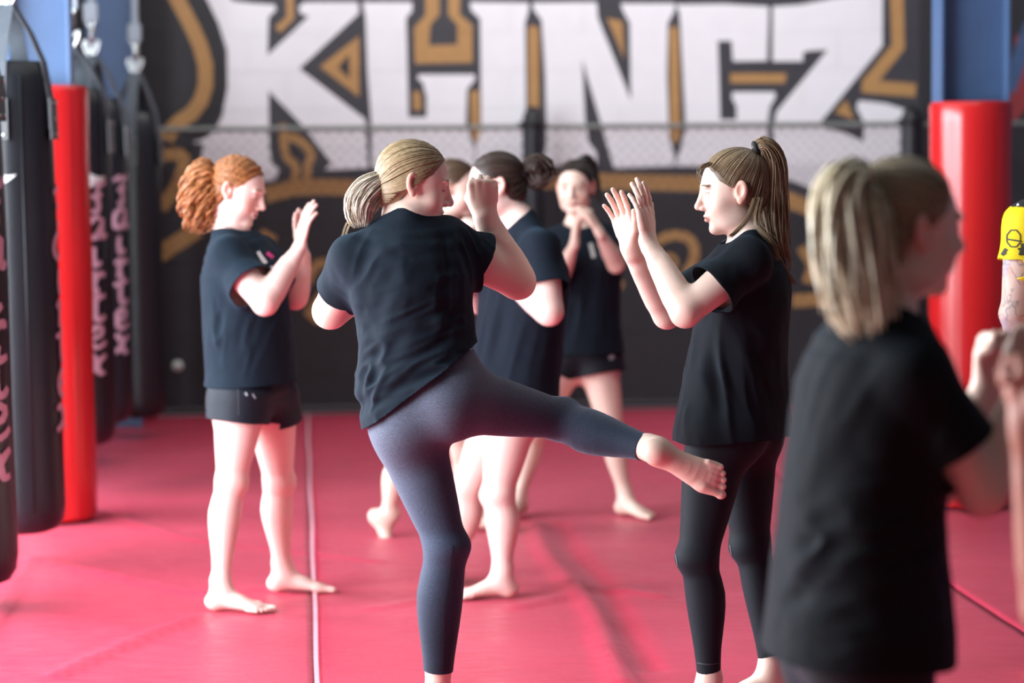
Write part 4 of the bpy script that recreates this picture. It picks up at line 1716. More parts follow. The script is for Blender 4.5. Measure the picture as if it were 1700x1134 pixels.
def punch_bag(px, depth, r, top_py, bot_py, hook_py, label, ang=None, word=None, seam=None, ink=None, wing=None):
    c = at(px, bot_py, depth)
    x, y = float(c[0]), float(c[1])
    zb, zt = float(c[2]), float(at(px, top_py, depth)[2])
    zh = float(at(px, hook_py, depth)[2])
    root = empty('punch_bag', (x, y, zb))
    tag(root, label, 'punch bag', 'black punch bags hanging in a row')
    prof = [(0.0, 0.0), (r * .55, .004), (r * .82, .020), (r * .95, .055), (r, .11)]
    prof += [(r * (1 + .012 * math.sin(t * 9 + depth)) * (1 if t < .85 else 1 - (t - .85) * .25), .11 + t * (zt - zb - .20)) for t in np.linspace(.05, .98, 14)]
    prof += [(r * .93, zt - zb - .06), (r * .82, zt - zb - .005), (r * .76, zt - zb + .006), (r * .70, zt - zb - .03), (0, zt - zb - .05)]
    MB().lathe((x, y, zb), prof, 40).build('bag_body', leather, root)
    # four straps gathered at the hook
    for k in range(4):
        a = -math.pi / 2 - .12 + k * math.pi / 2
        rad = np.array([math.cos(a), math.sin(a), 0])
        tang = np.array([-math.sin(a), math.cos(a), 0])
        P0 = np.array([x, y, 0]) + rad * (r * 1.015)
        pts = [P0 + np.array([0, 0, zt - .26]), P0 + np.array([0, 0, zt - .14]) - rad * r * .02, P0 - rad * r * .17 + np.array([0, 0, zt]), np.array([x, y, 0]) + rad * r * .55 + np.array([0, 0, zt * .5 + zh * .5]), np.array([x, y, 0]) + rad * .022 + np.array([0, 0, zh])]
        s_ = MB().ribbon(pts, tang, .066, .006).build('strap', webbing, root)
        pm = MB().ribbon([P0 + rad * .007 + np.array([0, 0, zt - .30]), P0 + rad * .007 - rad * r * .015 + np.array([0, 0, zt - .14])], tang, .085, .006).build('strap_patch', leather, root)
        if k in (0, 1):
            for u, v in ((-.026, -.28), (.026, -.28), (0, -.22), (-.026, -.16), (.026, -.16)):
                q = P0 + rad * .010 + tang * u + np.array([0, 0, zt + v])
                MB().tube([q, q + rad * .004], [.007, .004], 10).build('rivet', chrome, pm, origin=root.location)
    # hook: shackles, swivel and bracket
    for a in (-.5, .5):
        cc = np.array([x + .022 * a * 2, y - .01, zh + .035])
        MB().tube([cc + np.array([.013 * math.cos(t) + a * .03 * math.sin(t), 0, .040 * math.sin(t)]) for t in np.linspace(0, 6.283, 17)[:-1]], .0075, 8, closed=True).build('shackle', chrome, root)
    MB().tube([np.array([x, y, zh + .065]), np.array([x, y, zh + .15])], [.012, .009], 10).build('swivel', chrome, root)
    MB().tube([np.array([x, y, zh + .15]) + np.array([.018 * math.cos(t), 0, .022 + .022 * math.sin(t)]) for t in np.linspace(0, 6.283, 17)[:-1]], .007, 8, closed=True).build('ring', chrome, root)
    MB().box((x, y, zh + .225), (.075, .03, .10), None, .004).build('bracket_plate', steel, root)
    MB().box((x, y + .03, zh * .5 + 1.85), (.035, .03, 3.5 - zh), None, .004).build('hanger_bar', steel, root)
    # a sewn seam down the side
    if seam is not None:
        sx, sy = x + (r + .001) * math.cos(seam), y + (r + .001) * math.sin(seam)
        MB().tube([(sx, sy, zb + .10), (sx, sy, zt - .05)], .003, 6).build('seam', leather, root)
    R_ = r * 1.012 + .004
    wrap = lambda th, z: (x + R_ * math.cos(th), y + R_ * math.sin(th), z)
    if word:
        # letters run down the bag from word[1] to word[2] (heights)
        txt, z0, z1 = word
        step = (z0 - z1) / len(txt)
        for i, ch in enumerate(txt):
            V, F = GLY[ch]
            size = step * (1.42 if i else 1.30)
            W = [wrap(ang + v[0] * size / r, z0 - (i + .90) * step + v[1] * size) for v in V]
            MB().add(W, F).build('printed_letter', ink or ink_p, root)
    if wing is not None:
        # the pale swoosh above the word
        W, F = [], []
        for i, t in enumerate(np.linspace(0, 1, 9)):
            for e in (0, 1):
                W.append(wrap(wing[0] + (t * .11 - .05) / r, wing[1] + .05 * t ** 2 + (.075 * (1 - t) + .003) * e))
        for i in range(8):
            F.append((2 * i, 2 * i + 2, 2 * i + 3, 2 * i + 1))
        MB().add(W, F, True).build('printed_swoosh', ink_w, root)
    return root


def _tilt(o, a):
    o.rotation_euler.y = a


def zat(py, d):
    return float(at(60, py, d)[2])


b1 = punch_bag(-46, 8.5, .165, 60, 972, -60, 'black punch bag cut by the left edge of the picture, with large pink lettering', -.62, ('Fairtex', zat(312, 8.4), zat(805, 8.4)), None, ink_p, (-.62, zat(318, 8.4)))
b2 = punch_bag(42, 9.5, .162, 105, 884, 8, 'black punch bag hanging in front of the red column pad, metal riveted straps on top', -.02, ('Fairtex', zat(320, 9.5), zat(720, 9.5)), -1.15, ink_p, (-1.68, zat(312, 9.4)))
punch_bag(132, 11.55, .178, 150, 740, 78, 'black punch bag with pale vertical lettering just right of the red column pad', -.86, ('Fairtex', zat(310, 11.4), zat(628, 11.4)), -.5, ink_p, (-.80, zat(312, 11.4)))
punch_bag(165, 12.8, .178, 165, 704, 92, 'black punch bag half hidden behind the lettered one, its print in deep shade', -.62, ('Fairtex', zat(300, 12.7), zat(592, 12.7)), None)
punch_bag(236, 14.0, .135, 188, 694, 120, 'slim black punch bag farthest back, nearest the mural wall')
_tilt(b1, -.015)
_tilt(b2, -.010)


# ------------------------------------------------------------------ people
def jt(Z):
    return lambda px, py, dz=0.0: at(px, py, Z + dz)


def sole(px, Z, dz=0.0, s=1.0, py=1100):
    p = at(px, py, Z + dz)
    return np.array([p[0], p[1], .079 * s])


def fine_head(S, h=.003):
    R = frame(S['look'], S.get('head_up', (0, 0, 1)))
    hs = S.get('hs', 1.0)
    return (S['head'] + R @ (np.array([0, -.01, -.125]) * hs), R[:, 2], .26, h, .15)


def fine_hand(S, k, h=.0028):
    return (S['wr' + k] + unit(S['hand' + k][0]) * .002, S['hand' + k][0], .215, h)


def fine_hands(S, h=.0028, r=.28):
    m = (S['wrR'] + S['wrL']) / 2
    n = unit(unit(S['handR'][0]) + unit(S['handL'][0]))
    lo = max((S['wrR'] - m) @ n, (S['wrL'] - m) @ n)
    return (m + n * (lo - .005), n, r, h)


NAVY = (.0072, .0125, .0200)
CLOTH_SEED = [0]


def folds(*specs, base=.0025, seed=1):
    """specs: (centre, radius, along, length, width, amplitude)"""
    def f(V):
        d = base * aniso(V, (.2, .1, 1), .22, .06, seed) + base * .5 * aniso(V, (.6, .1, -.6), .10, .03, seed + 5)
        for i, (c, r, al, L, W, a) in enumerate(specs):
            m = np.exp(-(np.linalg.norm(V - np.array(c), axis=1) / r) ** 2)
            n = aniso(V, al, L, W, seed + 11 + i)
            d = d + a * m * (1 - 2 * np.abs(n)) 
        return d
    return f


def crease(a, b, w, amp):
    a, b = np.array(a), np.array(b)
    def f(V):
        ab = b - a
        q = V - a
        t = np.clip(q @ ab / (ab @ ab), 0, 1)
        d = np.linalg.norm(q - t[:, None] * ab, axis=1)
        return amp * np.exp(-(d / w) ** 2) * np.clip(np.sin(np.pi * (.08 + .84 * t)), 0, 1)
    return f


def summed(*fs):
    return lambda V: sum(f(V) for f in fs)


# ---- the woman holding up her hands as a target (right of the middle)
Z = 6.85
J = jt(Z)
F = dict(seed=11, g=.98, h=.006, hs=1.0, look=(-1, -.03, -.14), head_up=(-.06, 0, 1),
         head=J(1218, 318), neck=J(1243, 398, .01), chest=J(1238, 475, .01), waist=J(1226, 590, .02), pelvis=J(1218, 690, .02),
         shR=J(1226, 432, .175), shL=J(1243, 432, -.17), elR=J(1108, 520, .17), elL=J(1138, 517, -.25), wrR=J(1046, 412, .07), wrL=J(1076, 402, -.11),
         handR=((-.26, -.05, 1), (-.62, -.78, -.15), 'open'), handL=((-.10, 0, 1), (-.80, .60, -.05), 'open'), hand_s=.98,
         hipR=J(1236, 700, .11), hipL=J(1196, 705, -.075), knR=J(1246, 905, .13), knL=J(1158, 925, -.10), anR=sole(1280, Z, .12), anL=sole(1177, Z, -.08),
         footR=((-.9, -.2, 0), (0, 0, 1)), footL=((-.95, -.25, 0), (0, 0, 1)), kneefL=(-.95, -.25, .1), kneefR=(-.95, -.2, .1), brow=.95, brow_col=(.11, .065, .04), blush=.25, ls=1.0, build={'arm': 1.18})
F['fine'] = [fine_head(F, .0028), fine_hands(F, .0028)]
person('woman in black leggings holding up both open palms as a target, long brown ponytail', F)
shirt(F, J(1214, 725, .02), (.03, 0, -1), {'chest': (.185, .128), 'ribs': (.185, .135), 'waist': (.185, .140), 'low': (.190, .152), 'hem': (.192, .164)}, sleeve=(.62, .58), sl_r=(.070, .078), h=.0062, color=(.0065, .0085, .0120),
      wrinkle=summed(folds((J(1180, 640, -.1), .16, (.18, 0, -1), .35, .045, .011), (J(1260, 600, -.15), .12, (-.45, 0, 1), .30, .05, .006), (J(1215, 470, -.2), .07, (.5, 0, 1), .12, .03, .004), seed=3),
                     crease(J(1150, 560, -.15), J(1190, 690, -.15), .016, .010), crease(J(1175, 540, -.16), J(1225, 690, -.16), .014, .008), crease(J(1130, 600, -.12), J(1140, 720, -.12), .014, .008), crease(J(1230, 540, -.2), J(1300, 690, -.1), .018, -.007)))
leggings(F, (.98, .90), (.0070, .0095, .0135), h=.006)
print_on(F, 'leggings', 'side_seam', [([(1128, 738), (1118, 800), (1117, 860), (1122, 920), (1134, 980), (1146, 1050), (1152, 1100)], 1.8)], (.05, .06, .07))
print_on(F, 'leggings', 'hem_seam', [([(1148, 1098), (1175, 1103), (1203, 1099)], 1.6)], (.04, .05, .06))
print_on(F, 'leggings', 'side_seam', [([(1212, 905), (1222, 960), (1237, 1010), (1250, 1060)], 1.6)], (.05, .06, .07))
print_on(F, 'leggings', 'logo', [([(1131, 718), (1136, 722)], 4), ([(1139, 719), (1143, 721)], 3)], (.6, .62, .65))
tieF = J(1252, 250, .0)
make_hair(F, F['_']['root'], F['_']['head'], (.185, .125, .070), tieF, n=780, lock=.0018, h=.004, tie_r=.020,
          tail=dict(tone=(.26, .175, .10), pts=[tieF, J(1268, 246, 0), J(1282, 275, 0), J(1283, 340, -.01), J(1288, 400, -.02), J(1302, 460, -.02)], w=[.010, .028, .036, .044, .040, .020], wt=[0, .14, .35, .6, .82, 1], n=430, r=.0020, wave=.005, freq=6, thick=.9, minlen=.6),
          front_wisps=[([J(1180, 272, -.05), J(1163, 282, -.06), J(1162, 300, -.06)], 26), ([J(1252, 330, -.08), J(1240, 362, -.09), J(1222, 384, -.09), J(1212, 392, -.10)], 50), ([J(1262, 330, -.08), J(1256, 372, -.11), J(1282, 402, -.13), J(1290, 430, -.13)], 34), ([J(1270, 350, -.08), J(1280, 400, -.10), J(1300, 440, -.06), J(1318, 470, -.04)], 36)])

# ---- the kicking woman
Z = 6.58
J = jt(Z)
K = dict(seed=5, g=1.0, h=.006, look=(.98, .12, -.22), head_up=(.10, .05, 1), head=J(688, 307, .03), neck=J(676, 368, .0), chest=J(682, 465, .0), waist=J(694, 572, .0), pelvis=J(708, 655, -.01),
         shR=J(744, 404, .05), shL=J(588, 430, -.02), elR=J(860, 468, .15), elL=J(549, 516, .13), wrR=J(806, 362, .13), wrL=J(655, 440, .34), handR=((-.08, -.02, 1), (.10, 1, .05), 'fist'), handL=((.5, .2, .8), (.4, .8, -.3), 'fist'), hand_s=1.10,
         hipR=J(752, 660, -.02), hipL=J(672, 702, .0), knR=J(935, 697, .15), knL=J(742, 908, -.04), anR=J(1090, 748, -.07), anL=sole(726, Z, .0), footR=((.86, .33, -.42), (-.25, .95, .15)), footL=((-.5, .85, 0), (0, 0, 1)),
         kneefR=(.1, .9, .42), kneefL=(.85, .5, .0), ls=1.12, eyes='down', brow_col=(.22, .14, .09), blush=.15, foot_s=1.06, build={'butt': 1.12, 'waist': (.135, .10), 'arm': 1.34})
K['fine'] = [fine_head(K, .0028), fine_hand(K, 'R', .0028), (K['anR'] - unit(K['anR'] - K['knR']) * .02, unit(K['anR'] - K['knR']), .27, .0028)]
person('blonde woman in dark T-shirt and heathered leggings kicking sideways with her bare foot', K)
hemK = J(697, 640, 0)
shirt(K, hemK, (.585, 0, -.81), {'chest': (.172, .128), 'ribs': (.160, .126), 'waist': (.160, .124), 'low': (.168, .130), 'hem': (.182, .142)}, sleeve=(.42, .58), sl_r=(.080, .070), h=.006, color=NAVY,
      wrinkle=summed(folds((J(690, 590, -.12), .12, (.9, 0, .38), .22, .026, .012), (J(640, 640, -.1), .10, (.7, 0, .6), .2, .026, .012), (J(735, 470, -.1), .09, (.25, 0, 1), .16, .035, .005), (J(790, 420, 0), .07, (.4, 0, -1), .10, .022, .008), (J(620, 480, -.1), .12, (.3, 0, 1), .2, .04, .008), (J(690, 520, -.1), .12, (.9, 0, .3), .25, .03, .008), seed=21),
                     crease(J(735, 380, -.05), J(742, 470, -.1), .014, -.008), crease(J(600, 585, -.1), J(760, 520, -.12), .016, .006), crease(J(615, 640, -.1), J(770, 560, -.12), .015, .008), crease(J(612, 668, -.1), J(775, 585, -.12), .012, .007), crease(J(720, 500, -.1), J(775, 540, -.1), .016, -.006)))



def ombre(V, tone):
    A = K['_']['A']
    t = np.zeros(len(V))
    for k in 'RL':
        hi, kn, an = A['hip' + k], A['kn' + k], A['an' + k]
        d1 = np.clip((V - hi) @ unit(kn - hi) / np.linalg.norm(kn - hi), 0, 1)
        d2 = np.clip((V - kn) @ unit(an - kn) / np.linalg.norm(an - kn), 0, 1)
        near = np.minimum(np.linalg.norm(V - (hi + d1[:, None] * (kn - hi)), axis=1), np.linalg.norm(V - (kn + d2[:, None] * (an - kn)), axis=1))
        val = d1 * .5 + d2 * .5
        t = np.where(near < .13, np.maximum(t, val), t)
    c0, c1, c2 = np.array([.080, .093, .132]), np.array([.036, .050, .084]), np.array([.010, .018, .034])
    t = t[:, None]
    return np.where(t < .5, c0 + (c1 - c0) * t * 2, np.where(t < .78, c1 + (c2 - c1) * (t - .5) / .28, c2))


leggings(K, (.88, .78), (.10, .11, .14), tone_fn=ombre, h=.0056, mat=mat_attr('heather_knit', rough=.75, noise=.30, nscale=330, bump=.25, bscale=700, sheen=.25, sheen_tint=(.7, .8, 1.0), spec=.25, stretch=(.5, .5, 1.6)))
print_on(K, 'leggings', 'side_seam', [([(752, 905), (748, 960), (738, 1020), (734, 1114)], 1.8)], (.012, .015, .02))
print_on(K, 'leggings', 'hem_seam', [([(707, 1107), (726, 1110), (746, 1106)], 1.6), ], (.012, .015, .02))
tieK = J(640, 300, .02)
make_hair(K, K['_']['root'], K['_']['head'], (.34, .245, .135), tieK, n=800, lock=.0017, h=.004, tie_r=.021,
          tail=dict(tone=(.58, .51, .41), pts=[tieK, J(626, 305, .0), J(608, 322, -.01), J(597, 348, -.02), J(600, 378, -.02)], w=[.012, .026, .040, .046, .034, .016], wt=[0, .15, .4, .65, .88, 1], n=430, r=.0020, wave=.004, freq=5, thick=.9, minlen=.7),
          front_wisps=[([J(610, 350, -.03), J(590, 365, -.03), J(578, 372, -.03), J(568, 402, -.02)], 12), ([J(620, 330, -.03), J(585, 340, -.03), J(576, 352, -.03)], 8)])

# ---- the redhead on the left
Z = 8.60
J = jt(Z)
A_ = dict(seed=8, g=1.02, h=.0065, look=(.92, -.24, -.30), head_up=(.22, 0, 1), head=J(395, 318), neck=J(384, 385), chest=J(404, 455), waist=J(412, 555), pelvis=J(420, 640),
          shR=J(378, 425, -.13), shL=J(432, 422, .13), elR=J(440, 502, -.23), elL=J(490, 492, .12), wrR=J(497, 412, -.10), wrL=J(504, 426, .12), handR=((.22, .05, 1), (.85, .45, -.1), 'open'), handL=((-.18, -.05, 1), (.92, -.3, .1), 'open'), hand_s=.95,
          hipR=J(400, 655, -.085), hipL=J(447, 655, .085), knR=J(384, 800, -.10), knL=J(463, 800, .16), anR=sole(367, 8.45, 0, 1, 985), anL=sole(470, 8.82, 0, 1, 960), footR=((.93, -.30, 0), (0, 0, 1)), footL=((1, -.03, 0), (0, 0, 1)),
          kneefR=(.95, -.25, .1), kneefL=(1, -.05, .1), skin=np.array(srgb(240, 200, 190)), blush=.95, eyes='down', brow_col=(.42, .16, .07), ls=1.06, build={'arm': 1.22})
A_['fine'] = [fine_head(A_, .0032), fine_hands(A_, .0034), (A_['anR'] + np.array([0, 0, .02]), (0, 0, -1), .26, .0036)]
person('red haired woman with a curly ponytail standing left with palms raised, in black shorts', A_)


def print_tone(V, tone):
    return tone


shirt(A_, J(418, 636, 0), (.02, 0, -1), {'chest': (.18, .145), 'ribs': (.18, .15), 'waist': (.18, .155), 'low': (.182, .155), 'hem': (.182, .156)}, sleeve=(.58, .55), sl_r=(.082, .072), h=.0065, color=(.0085, .0165, .0270),
      wrinkle=summed(folds((J(375, 560, -.15), .10, (.3, 0, 1), .14, .030, .008), (J(440, 560, -.1), .12, (.5, 0, 1), .2, .04, .005), seed=31), crease(J(362, 500, -.15), J(372, 560, -.15), .014, -.012), crease(J(352, 540, -.15), J(368, 580, -.15), .012, .010)))
shorts(A_, (.30, .30), color=(.0080, .0120, .0200), h=.0065, r=(.096, .106))
print_on(A_, 'shirt', 'shirt_print', [([(428, 418), (436, 432), (440, 436)], 6), ([(432, 424), (444, 440)], 5), ([(436, 446), (452, 444)], 5)], (.66, .66, .68))
print_on(A_, 'shirt', 'shirt_print', [([(443, 420), (453, 428)], 6)], (.75, .05, .30))
print_on(A_, 'shorts', 'shorts_logo', [([(407, 652), (410, 657)], 3), ([(419, 654), (424, 662)], 2)], (.45, .48, .52))
print_on(A_, 'shorts', 'side_seam', [([(395, 640), (396, 690)], 1.8)], (.035, .04, .05))
tieA = J(349, 290, .02)
make_hair(A_, A_['_']['root'], A_['_']['head'], (.36, .135, .042), tieA, n=420, lock=.0028, curly=.5, h=.0045, tie_r=.020, tie_col=(.25, .10, .04),
          tail=dict(pts=[tieA, J(341, 292, .01), J(332, 322, .0), J(334, 355, -.0), J(340, 388, .0)], w=[.022, .046, .062, .068, .056, .032], wt=[0, .15, .4, .7, .9, 1], n=260, r=.0042, wave=.016, m=22, freq=24, thick=.9, minlen=.55))

# ---- the woman with the bun facing left behind the kicker
Z = 8.75
J = jt(Z)
C_ = dict(seed=4, g=1.08, h=.009, look=(-.96, -.10, -.16), head=J(822, 308), neck=J(862, 372), chest=J(872, 455), waist=J(862, 560), pelvis=J(852, 650), shR=J(838, 408, .15), shL=J(897, 412, -.16), elR=J(800, 500, .18), elL=J(912, 518, -.25), wrR=J(770, 470, .0), wrL=J(822, 440, -.16),
          handR=((-.4, -.3, .8), (-.8, .3, .2), 'open'), handL=((-.55, 0, .8), (-.7, .5, -.1), 'open'), hipR=J(842, 665, .09), hipL=J(853, 668, -.085), knR=J(775, 812, .16), knL=J(826, 822, -.09), anR=sole(755, Z, .2), anL=sole(834, 8.66, 0, 1, 990),
          footR=((-.25, .95, 0), (0, 0, 1)), footL=((-.97, -.2, 0), (0, 0, 1)), kneefR=(-.9, .3, 0), ls=1.08, build={'arm': 1.25}, brow_col=(.05, .03, .02), skin=np.array(srgb(238, 202, 192)))
C_['fine'] = [fine_head(C_, .004)]
person('dark haired woman with a bun facing left behind the kicking woman', C_)
shirt(C_, J(850, 665, 0), (0, 0, -1), {'chest': (.19, .155), 'ribs': (.19, .158), 'waist': (.19, .160), 'low': (.19, .165), 'hem': (.19, .168)}, sleeve=(.62, .62), sl_r=(.075, .084), h=.008, color=(.0070, .0115, .0200), wrinkle=folds((J(840, 560, -.15), .2, (.25, 0, 1), .3, .05, .008), seed=41), neck_r=.066)
shorts(C_, (.22, .22), h=.008)
tieC = J(866, 288, 0)
bun = J(888, 284, 0)
make_hair(C_, C_['_']['root'], C_['_']['head'], (.040, .024, .018), tieC, n=260, h=.005, tie_r=.026,
          tail=dict(pts=[tieC, bun + np.array([0, 0, .035]), bun + np.array([.045, 0, 0]), bun + np.array([0, 0, -.04]), bun + np.array([-.02, 0, .0]), bun + np.array([.01, -.02, .02]), bun + np.array([.02, -.02, -.02])], w=[.02, .03, .03, .025, .02, .01], wt=[0, .2, .4, .6, .8, 1], n=150, r=.004, wave=.006, freq=9))

# ---- her partner, mostly hidden behind the kicker
Z = 10.2
J = jt(Z)
D_ = dict(seed=14, h=.010, look=(.9, -.25, -.1), head=J(757, 312), neck=J(738, 368), chest=J(735, 430), waist=J(725, 520), pelvis=J(722, 590), shR=J(728, 402, -.14), shL=J(752, 402, .14), elR=J(745, 480, -.2), elL=J(790, 470, .1), wrR=J(772, 402, -.22), wrL=J(806, 400, .05),
          handR=((.3, 0, 1), (.4, .9, 0), 'fist'), handL=((.3, 0, 1), (.4, -.9, 0), 'fist'), hipR=J(712, 605, -.08), hipL=J(734, 605, .08), knR=J(668, 762, -.05), knL=J(770, 752, .10), anR=J(644, 858, -.02), anL=sole(792, Z, .1, 1, 880),
          footR=((.45, -.15, -.82), (.75, .1, .45)), footL=((.95, -.3, 0), (0, 0, 1)), kneefR=(.95, -.2, .3), kneefL=(.98, -.2, .2))
person('brown haired person almost hidden behind the kicking woman, rear heel lifted off the mat', D_)
shirt(D_, J(722, 605, 0), (0, 0, -1), {'chest': (.18, .14), 'waist': (.18, .145), 'hem': (.185, .155)}, h=.009, color=NAVY)
shorts(D_, (.28, .28), h=.009)
tieD = J(725, 300, 0)
make_hair(D_, D_['_']['root'], D_['_']['head'], (.09, .052, .03), tieD, n=200, h=.006, tail=dict(pts=[tieD, J(715, 305, 0), J(710, 335, 0), J(712, 365, 0)], w=[.012, .03, .03, .01], wt=[0, .3, .7, 1], n=90, r=.004))

# ---- the woman at the back facing the camera
Z = 10.7
J = jt(Z)
E_ = dict(seed=17, h=.009, look=(-.22, -1, -.12), head=J(955, 311), neck=J(965, 372, .05), chest=J(968, 430, .04), waist=J(970, 520, .04), pelvis=J(968, 585, .04), shR=J(926, 402, .05), shL=J(1006, 400, .05), elR=J(928, 470, -.10), elL=J(1022, 438, -.13), wrR=J(954, 402, -.24), wrL=J(994, 384, -.25),
          handR=((.05, 0, 1), (.95, .1, 0), 'relax'), handL=((-.5, 0, .85), (-.8, .3, -.4), 'relax'), hipR=J(938, 600, .04), hipL=J(992, 598, .03), knR=J(888, 718, .02), knL=J(1018, 722, -.02), anR=sole(862, Z, .05, 1, 850), anL=sole(1038, Z, .0, 1, 845),
          footR=((-.4, -.9, 0), (0, 0, 1)), footL=((.62, -.75, 0), (0, 0, 1)), kneefR=(-.3, -.95, .1), kneefL=(.3, -.95, .1), brow_col=(.05, .03, .02), blush=.5, ls=.98)
E_['fine'] = [fine_head(E_, .004)]
person('dark haired woman at the back facing the camera with her hands raised to her chin', E_)
shirt(E_, J(968, 586, .03), (0, 0, -1), {'chest': (.172, .135), 'ribs': (.165, .135), 'waist': (.160, .135), 'hem': (.172, .145)}, sleeve=(.7, .55), sl_r=(.066, .066), h=.0085, color=(.0065, .0110, .0190), wrinkle=folds((J(970, 500, -.1), .2, (.2, 0, 1), .3, .05, .007), seed=51))
shorts(E_, (.20, .20), h=.0085, r=(.10, .115))
print_on(E_, 'shorts', 'shorts_logo', [([(1013, 590), (1017, 596)], 9)], (.35, .36, .38))
print_on(E_, 'shirt', 'shirt_print', [([(980, 404), (986, 428)], 7)], (.45, .48, .46))
tieE = J(965, 268, .16)
make_hair(E_, E_['_']['root'], E_['_']['head'], (.030, .018, .014), tieE, n=220, h=.006, tail=dict(pts=[tieE, J(975, 270, .2), J(985, 300, .2), J(992, 340, .18)], w=[.012, .03, .03, .01], wt=[0, .3, .7, 1], n=90, r=.004))

# ---- the blurred blonde woman in the right foreground
Z = 4.15
J = jt(Z)
G_ = dict(seed=19, g=1.0, h=.008, look=(.93, .34, -.05), head_up=(.10, 0, 1), head=J(1505, 380), neck=J(1466, 520), chest=J(1452, 650), waist=J(1430, 850), pelvis=J(1428, 1030), shR=J(1515, 622, -.13), shL=J(1420, 605, .17), elR=J(1630, 815, -.10), elL=J(1560, 800, .25), wrR=J(1700, 640, -.02), wrL=J(1640, 640, .30),
          handR=((.2, 0, 1), (.3, .95, 0), 'fist'), handL=((.2, 0, 1), (.3, -.9, 0), 'fist'), hipR=J(1455, 1065, -.075), hipL=J(1410, 1060, .085), knR=J(1500, 1440, -.06), knL=J(1360, 1440, .16), anR=sole(1470, Z, -.1), anL=sole(1300, Z, .25),
          footR=((.9, .2, 0), (0, 0, 1)), footL=((.8, .4, 0), (0, 0, 1)), kneefR=(.95, .2, 0), kneefL=(.9, .3, 0), eyes='down', blush=.4, brow_col=(.2, .13, .08), build={'arm': 1.12})
G_['fine'] = [fine_head(G_, .004)]
person('blonde woman with a thick ponytail in the right foreground, seen from behind', G_)
shirt(G_, J(1425, 1085, 0), (-.05, 0, -1), {'chest': (.178, .132), 'ribs': (.172, .138), 'waist': (.168, .142), 'low': (.18, .155), 'hem': (.19, .165)}, sleeve=(.62, .6), sl_r=(.070, .068), h=.0065, color=(.0070, .0078, .0095), wrinkle=summed(folds((J(1420, 930, -.12), .12, (1, 0, .25), .22, .035, .010), (J(1450, 700, -.1), .15, (.5, 0, 1), .25, .05, .005), seed=61), crease(J(1290, 960, -.1), J(1470, 880, -.15), .02, .012), crease(J(1270, 1000, -.1), J(1450, 960, -.15), .02, -.010)))
leggings(G_, (.92, .92), (.012, .013, .016), h=.008)
tieG = J(1430, 308, -.03)
make_hair(G_, G_['_']['root'], G_['_']['head'], (.30, .235, .145), tieG, n=420, h=.005, lock=.0032, tie_r=.018,
          tail=dict(tone=(.66, .57, .40), pts=[tieG, J(1416, 305, -.05), J(1410, 345, -.07), J(1416, 420, -.09), J(1432, 500, -.10), J(1448, 560, -.10)], w=[.016, .036, .054, .064, .068, .045], wt=[0, .12, .3, .6, .85, 1], n=300, r=.0046, wave=.010, freq=6, minlen=.65))

# ---- tattooed person in yellow at the right edge
Z = 7.2
J = jt(Z)
H_ = dict(seed=23, g=1.12, h=.008, look=(-.3, .9, 0), head=J(1790, 250), neck=J(1800, 318), chest=J(1800, 400), waist=J(1800, 520), pelvis=J(1800, 610), shR=J(1898, 372), shL=J(1708, 372, -.02), elR=J(1925, 520), elL=J(1690, 520, -.03), wrR=J(1900, 620, .1), wrL=J(1718, 640, .06),
          handR=((0, .2, -1), (-1, 0, 0), 'relax'), handL=((.1, .2, -1), (1, 0, 0), 'relax'), hipR=J(1848, 630), hipL=J(1752, 630), knR=J(1850, 840), knL=J(1750, 840), anR=sole(1850, Z), anL=sole(1750, Z), footR=((.1, .95, 0), (0, 0, 1)), footL=((-.1, .95, 0), (0, 0, 1)), build={'nobust': True, 'arm': 1.28})


def ink(V, tone):
    m = np.zeros(len(V))
    for k in 'RL':
        for a, b in ((H_['sh' + k], H_['el' + k]), (H_['el' + k], H_['wr' + k])):
            t = np.clip((V - a) @ (b - a) / ((b - a) @ (b - a)), 0, 1)
            m = np.maximum(m, np.linalg.norm(V - a - t[:, None] * (b - a), axis=1) < .075)
    n1 = vnoise(V * 34, 1) + .5 * vnoise(V * 75, 2)
    n2 = vnoise(V * 26 + 9, 3)
    n3 = vnoise(V * 30 + 40, 6)
    line = np.clip(1 - np.abs(n1) / .16, 0, 1) * m
    tone = tone * (1 - .18 * m[:, None])
    tone = tone * (1 - .6 * line[:, None]) + np.array([.05, .06, .09]) * .6 * line[:, None]
    wb_ = (np.clip(n2 * 2.2 - .5, 0, 1) * m * .55)[:, None]
    tone = tone * (1 - wb_) + np.array([.28, .34, .48]) * wb_
    wr_ = (np.clip(n3 * 2.2 - .7, 0, 1) * m * .5)[:, None]
    return tone * (1 - wr_) + np.array([.50, .16, .08]) * wr_


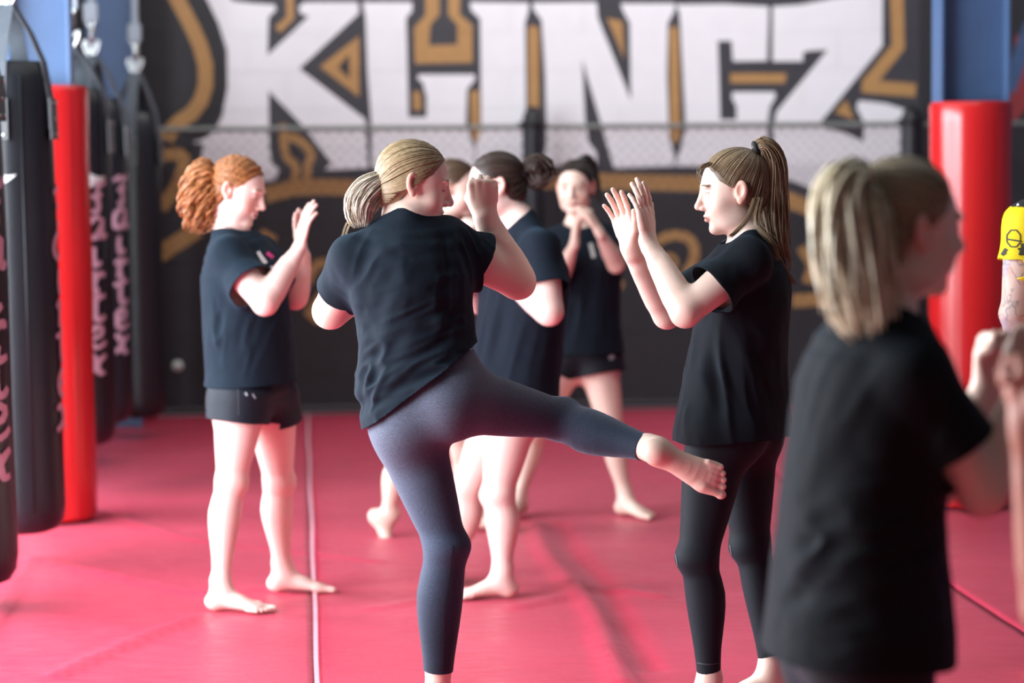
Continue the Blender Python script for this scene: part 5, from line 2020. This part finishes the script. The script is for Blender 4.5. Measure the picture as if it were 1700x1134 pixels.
H_['tattoo'] = ink
H_['fine'] = [(J(1690, 400, -.03), (0, 0, -1), .24, .0036)]
person('person with a tattooed arm and yellow sleeve at the right edge', H_)
shirt(H_, J(1800, 640, 0), (0, 0, -1), {'chest': (.215, .15), 'waist': (.20, .145), 'hem': (.21, .15)}, sleeve=(.42, .42), sl_r=(.078, .078), h=.006, color=(.80, .62, .004), neck_drop=.04, mat=mat_attr('yellow_jersey', rough=.7, noise=.06, nscale=300, bump=.2, bscale=600, spec=.3), wrinkle=folds(base=.002, seed=71),
      tone_fn=lambda V, t: np.where((((V[:, 2] - J(1800, 342)[2]) + .25 * np.abs(V[:, 0] - J(1800, 340)[0]) * 0) > 0)[:, None], np.array([.012, .012, .016]), t))
hexa = [(1683 + 12 * math.cos(a), 396 + 15 * math.sin(a)) for a in np.linspace(math.pi / 8, math.pi / 8 + 2 * math.pi, 9)]
print_on(H_, 'shirt', 'sleeve_emblem', [([hexa[i], hexa[i + 1]], 2.2) for i in range(8)] + [([(1671, 397), (1697, 401)], 2.6), ([(1664, 424), (1671, 413)], 6), ([(1665, 421), (1671, 421)], 4), ([(1693, 424), (1698, 409)], 5), ([(1690, 414), (1700, 412)], 4), ([(1697, 404), (1698, 424)], 5)], (.03, .03, .012))
print_on(H_, 'shirt', 'collar_stud', [([(1689, 339), (1691, 342)], 4)], (.7, .7, .7))
shorts(H_, (.5, .5), h=.009)
tieH = J(1790, 230, -.1)
make_hair(H_, H_['_']['root'], H_['_']['head'], (.03, .02, .015), tieH, n=120, h=.008)

# ---- very near person at the right edge, only a raised forearm in view
Z = 3.55
J = jt(Z)
I_ = dict(seed=29, g=1.05, h=.011, look=(-1, .1, 0), head=J(2010, 300), neck=J(2040, 450), chest=J(2050, 620), waist=J(2050, 880), pelvis=J(2050, 1080), shR=J(2040, 560, .17), shL=J(2040, 560, -.17), elR=J(1740, 1010, .12), elL=J(1900, 950, -.26), wrR=J(1704, 700, .07), wrL=J(1830, 640, -.2),
          handR=((-.05, 0, 1), (-.6, -.8, 0), 'fist'), handL=((-.1, 0, 1), (-.6, .8, 0), 'fist'), hipR=J(2050, 1120, .09), hipL=J(2050, 1120, -.09), knR=J(2020, 1560, .1), knL=J(2050, 1560, -.1), anR=sole(2040, Z, .1), anL=sole(2060, Z, -.1), footR=((-1, 0, 0), (0, 0, 1)), footL=((-1, 0, 0), (0, 0, 1)),
          skin=np.array(srgb(160, 104, 86)))
person('person at the far right edge, only a tanned forearm and fist in view', I_)
shirt(I_, J(2050, 1130, 0), (0, 0, -1), {'chest': (.185, .14), 'waist': (.18, .145), 'hem': (.185, .155)}, h=.009, color=NAVY)
shorts(I_, (.5, .5), h=.009)
make_hair(I_, I_['_']['root'], I_['_']['head'], (.03, .02, .015), J(2120, 300), n=120, h=.008)
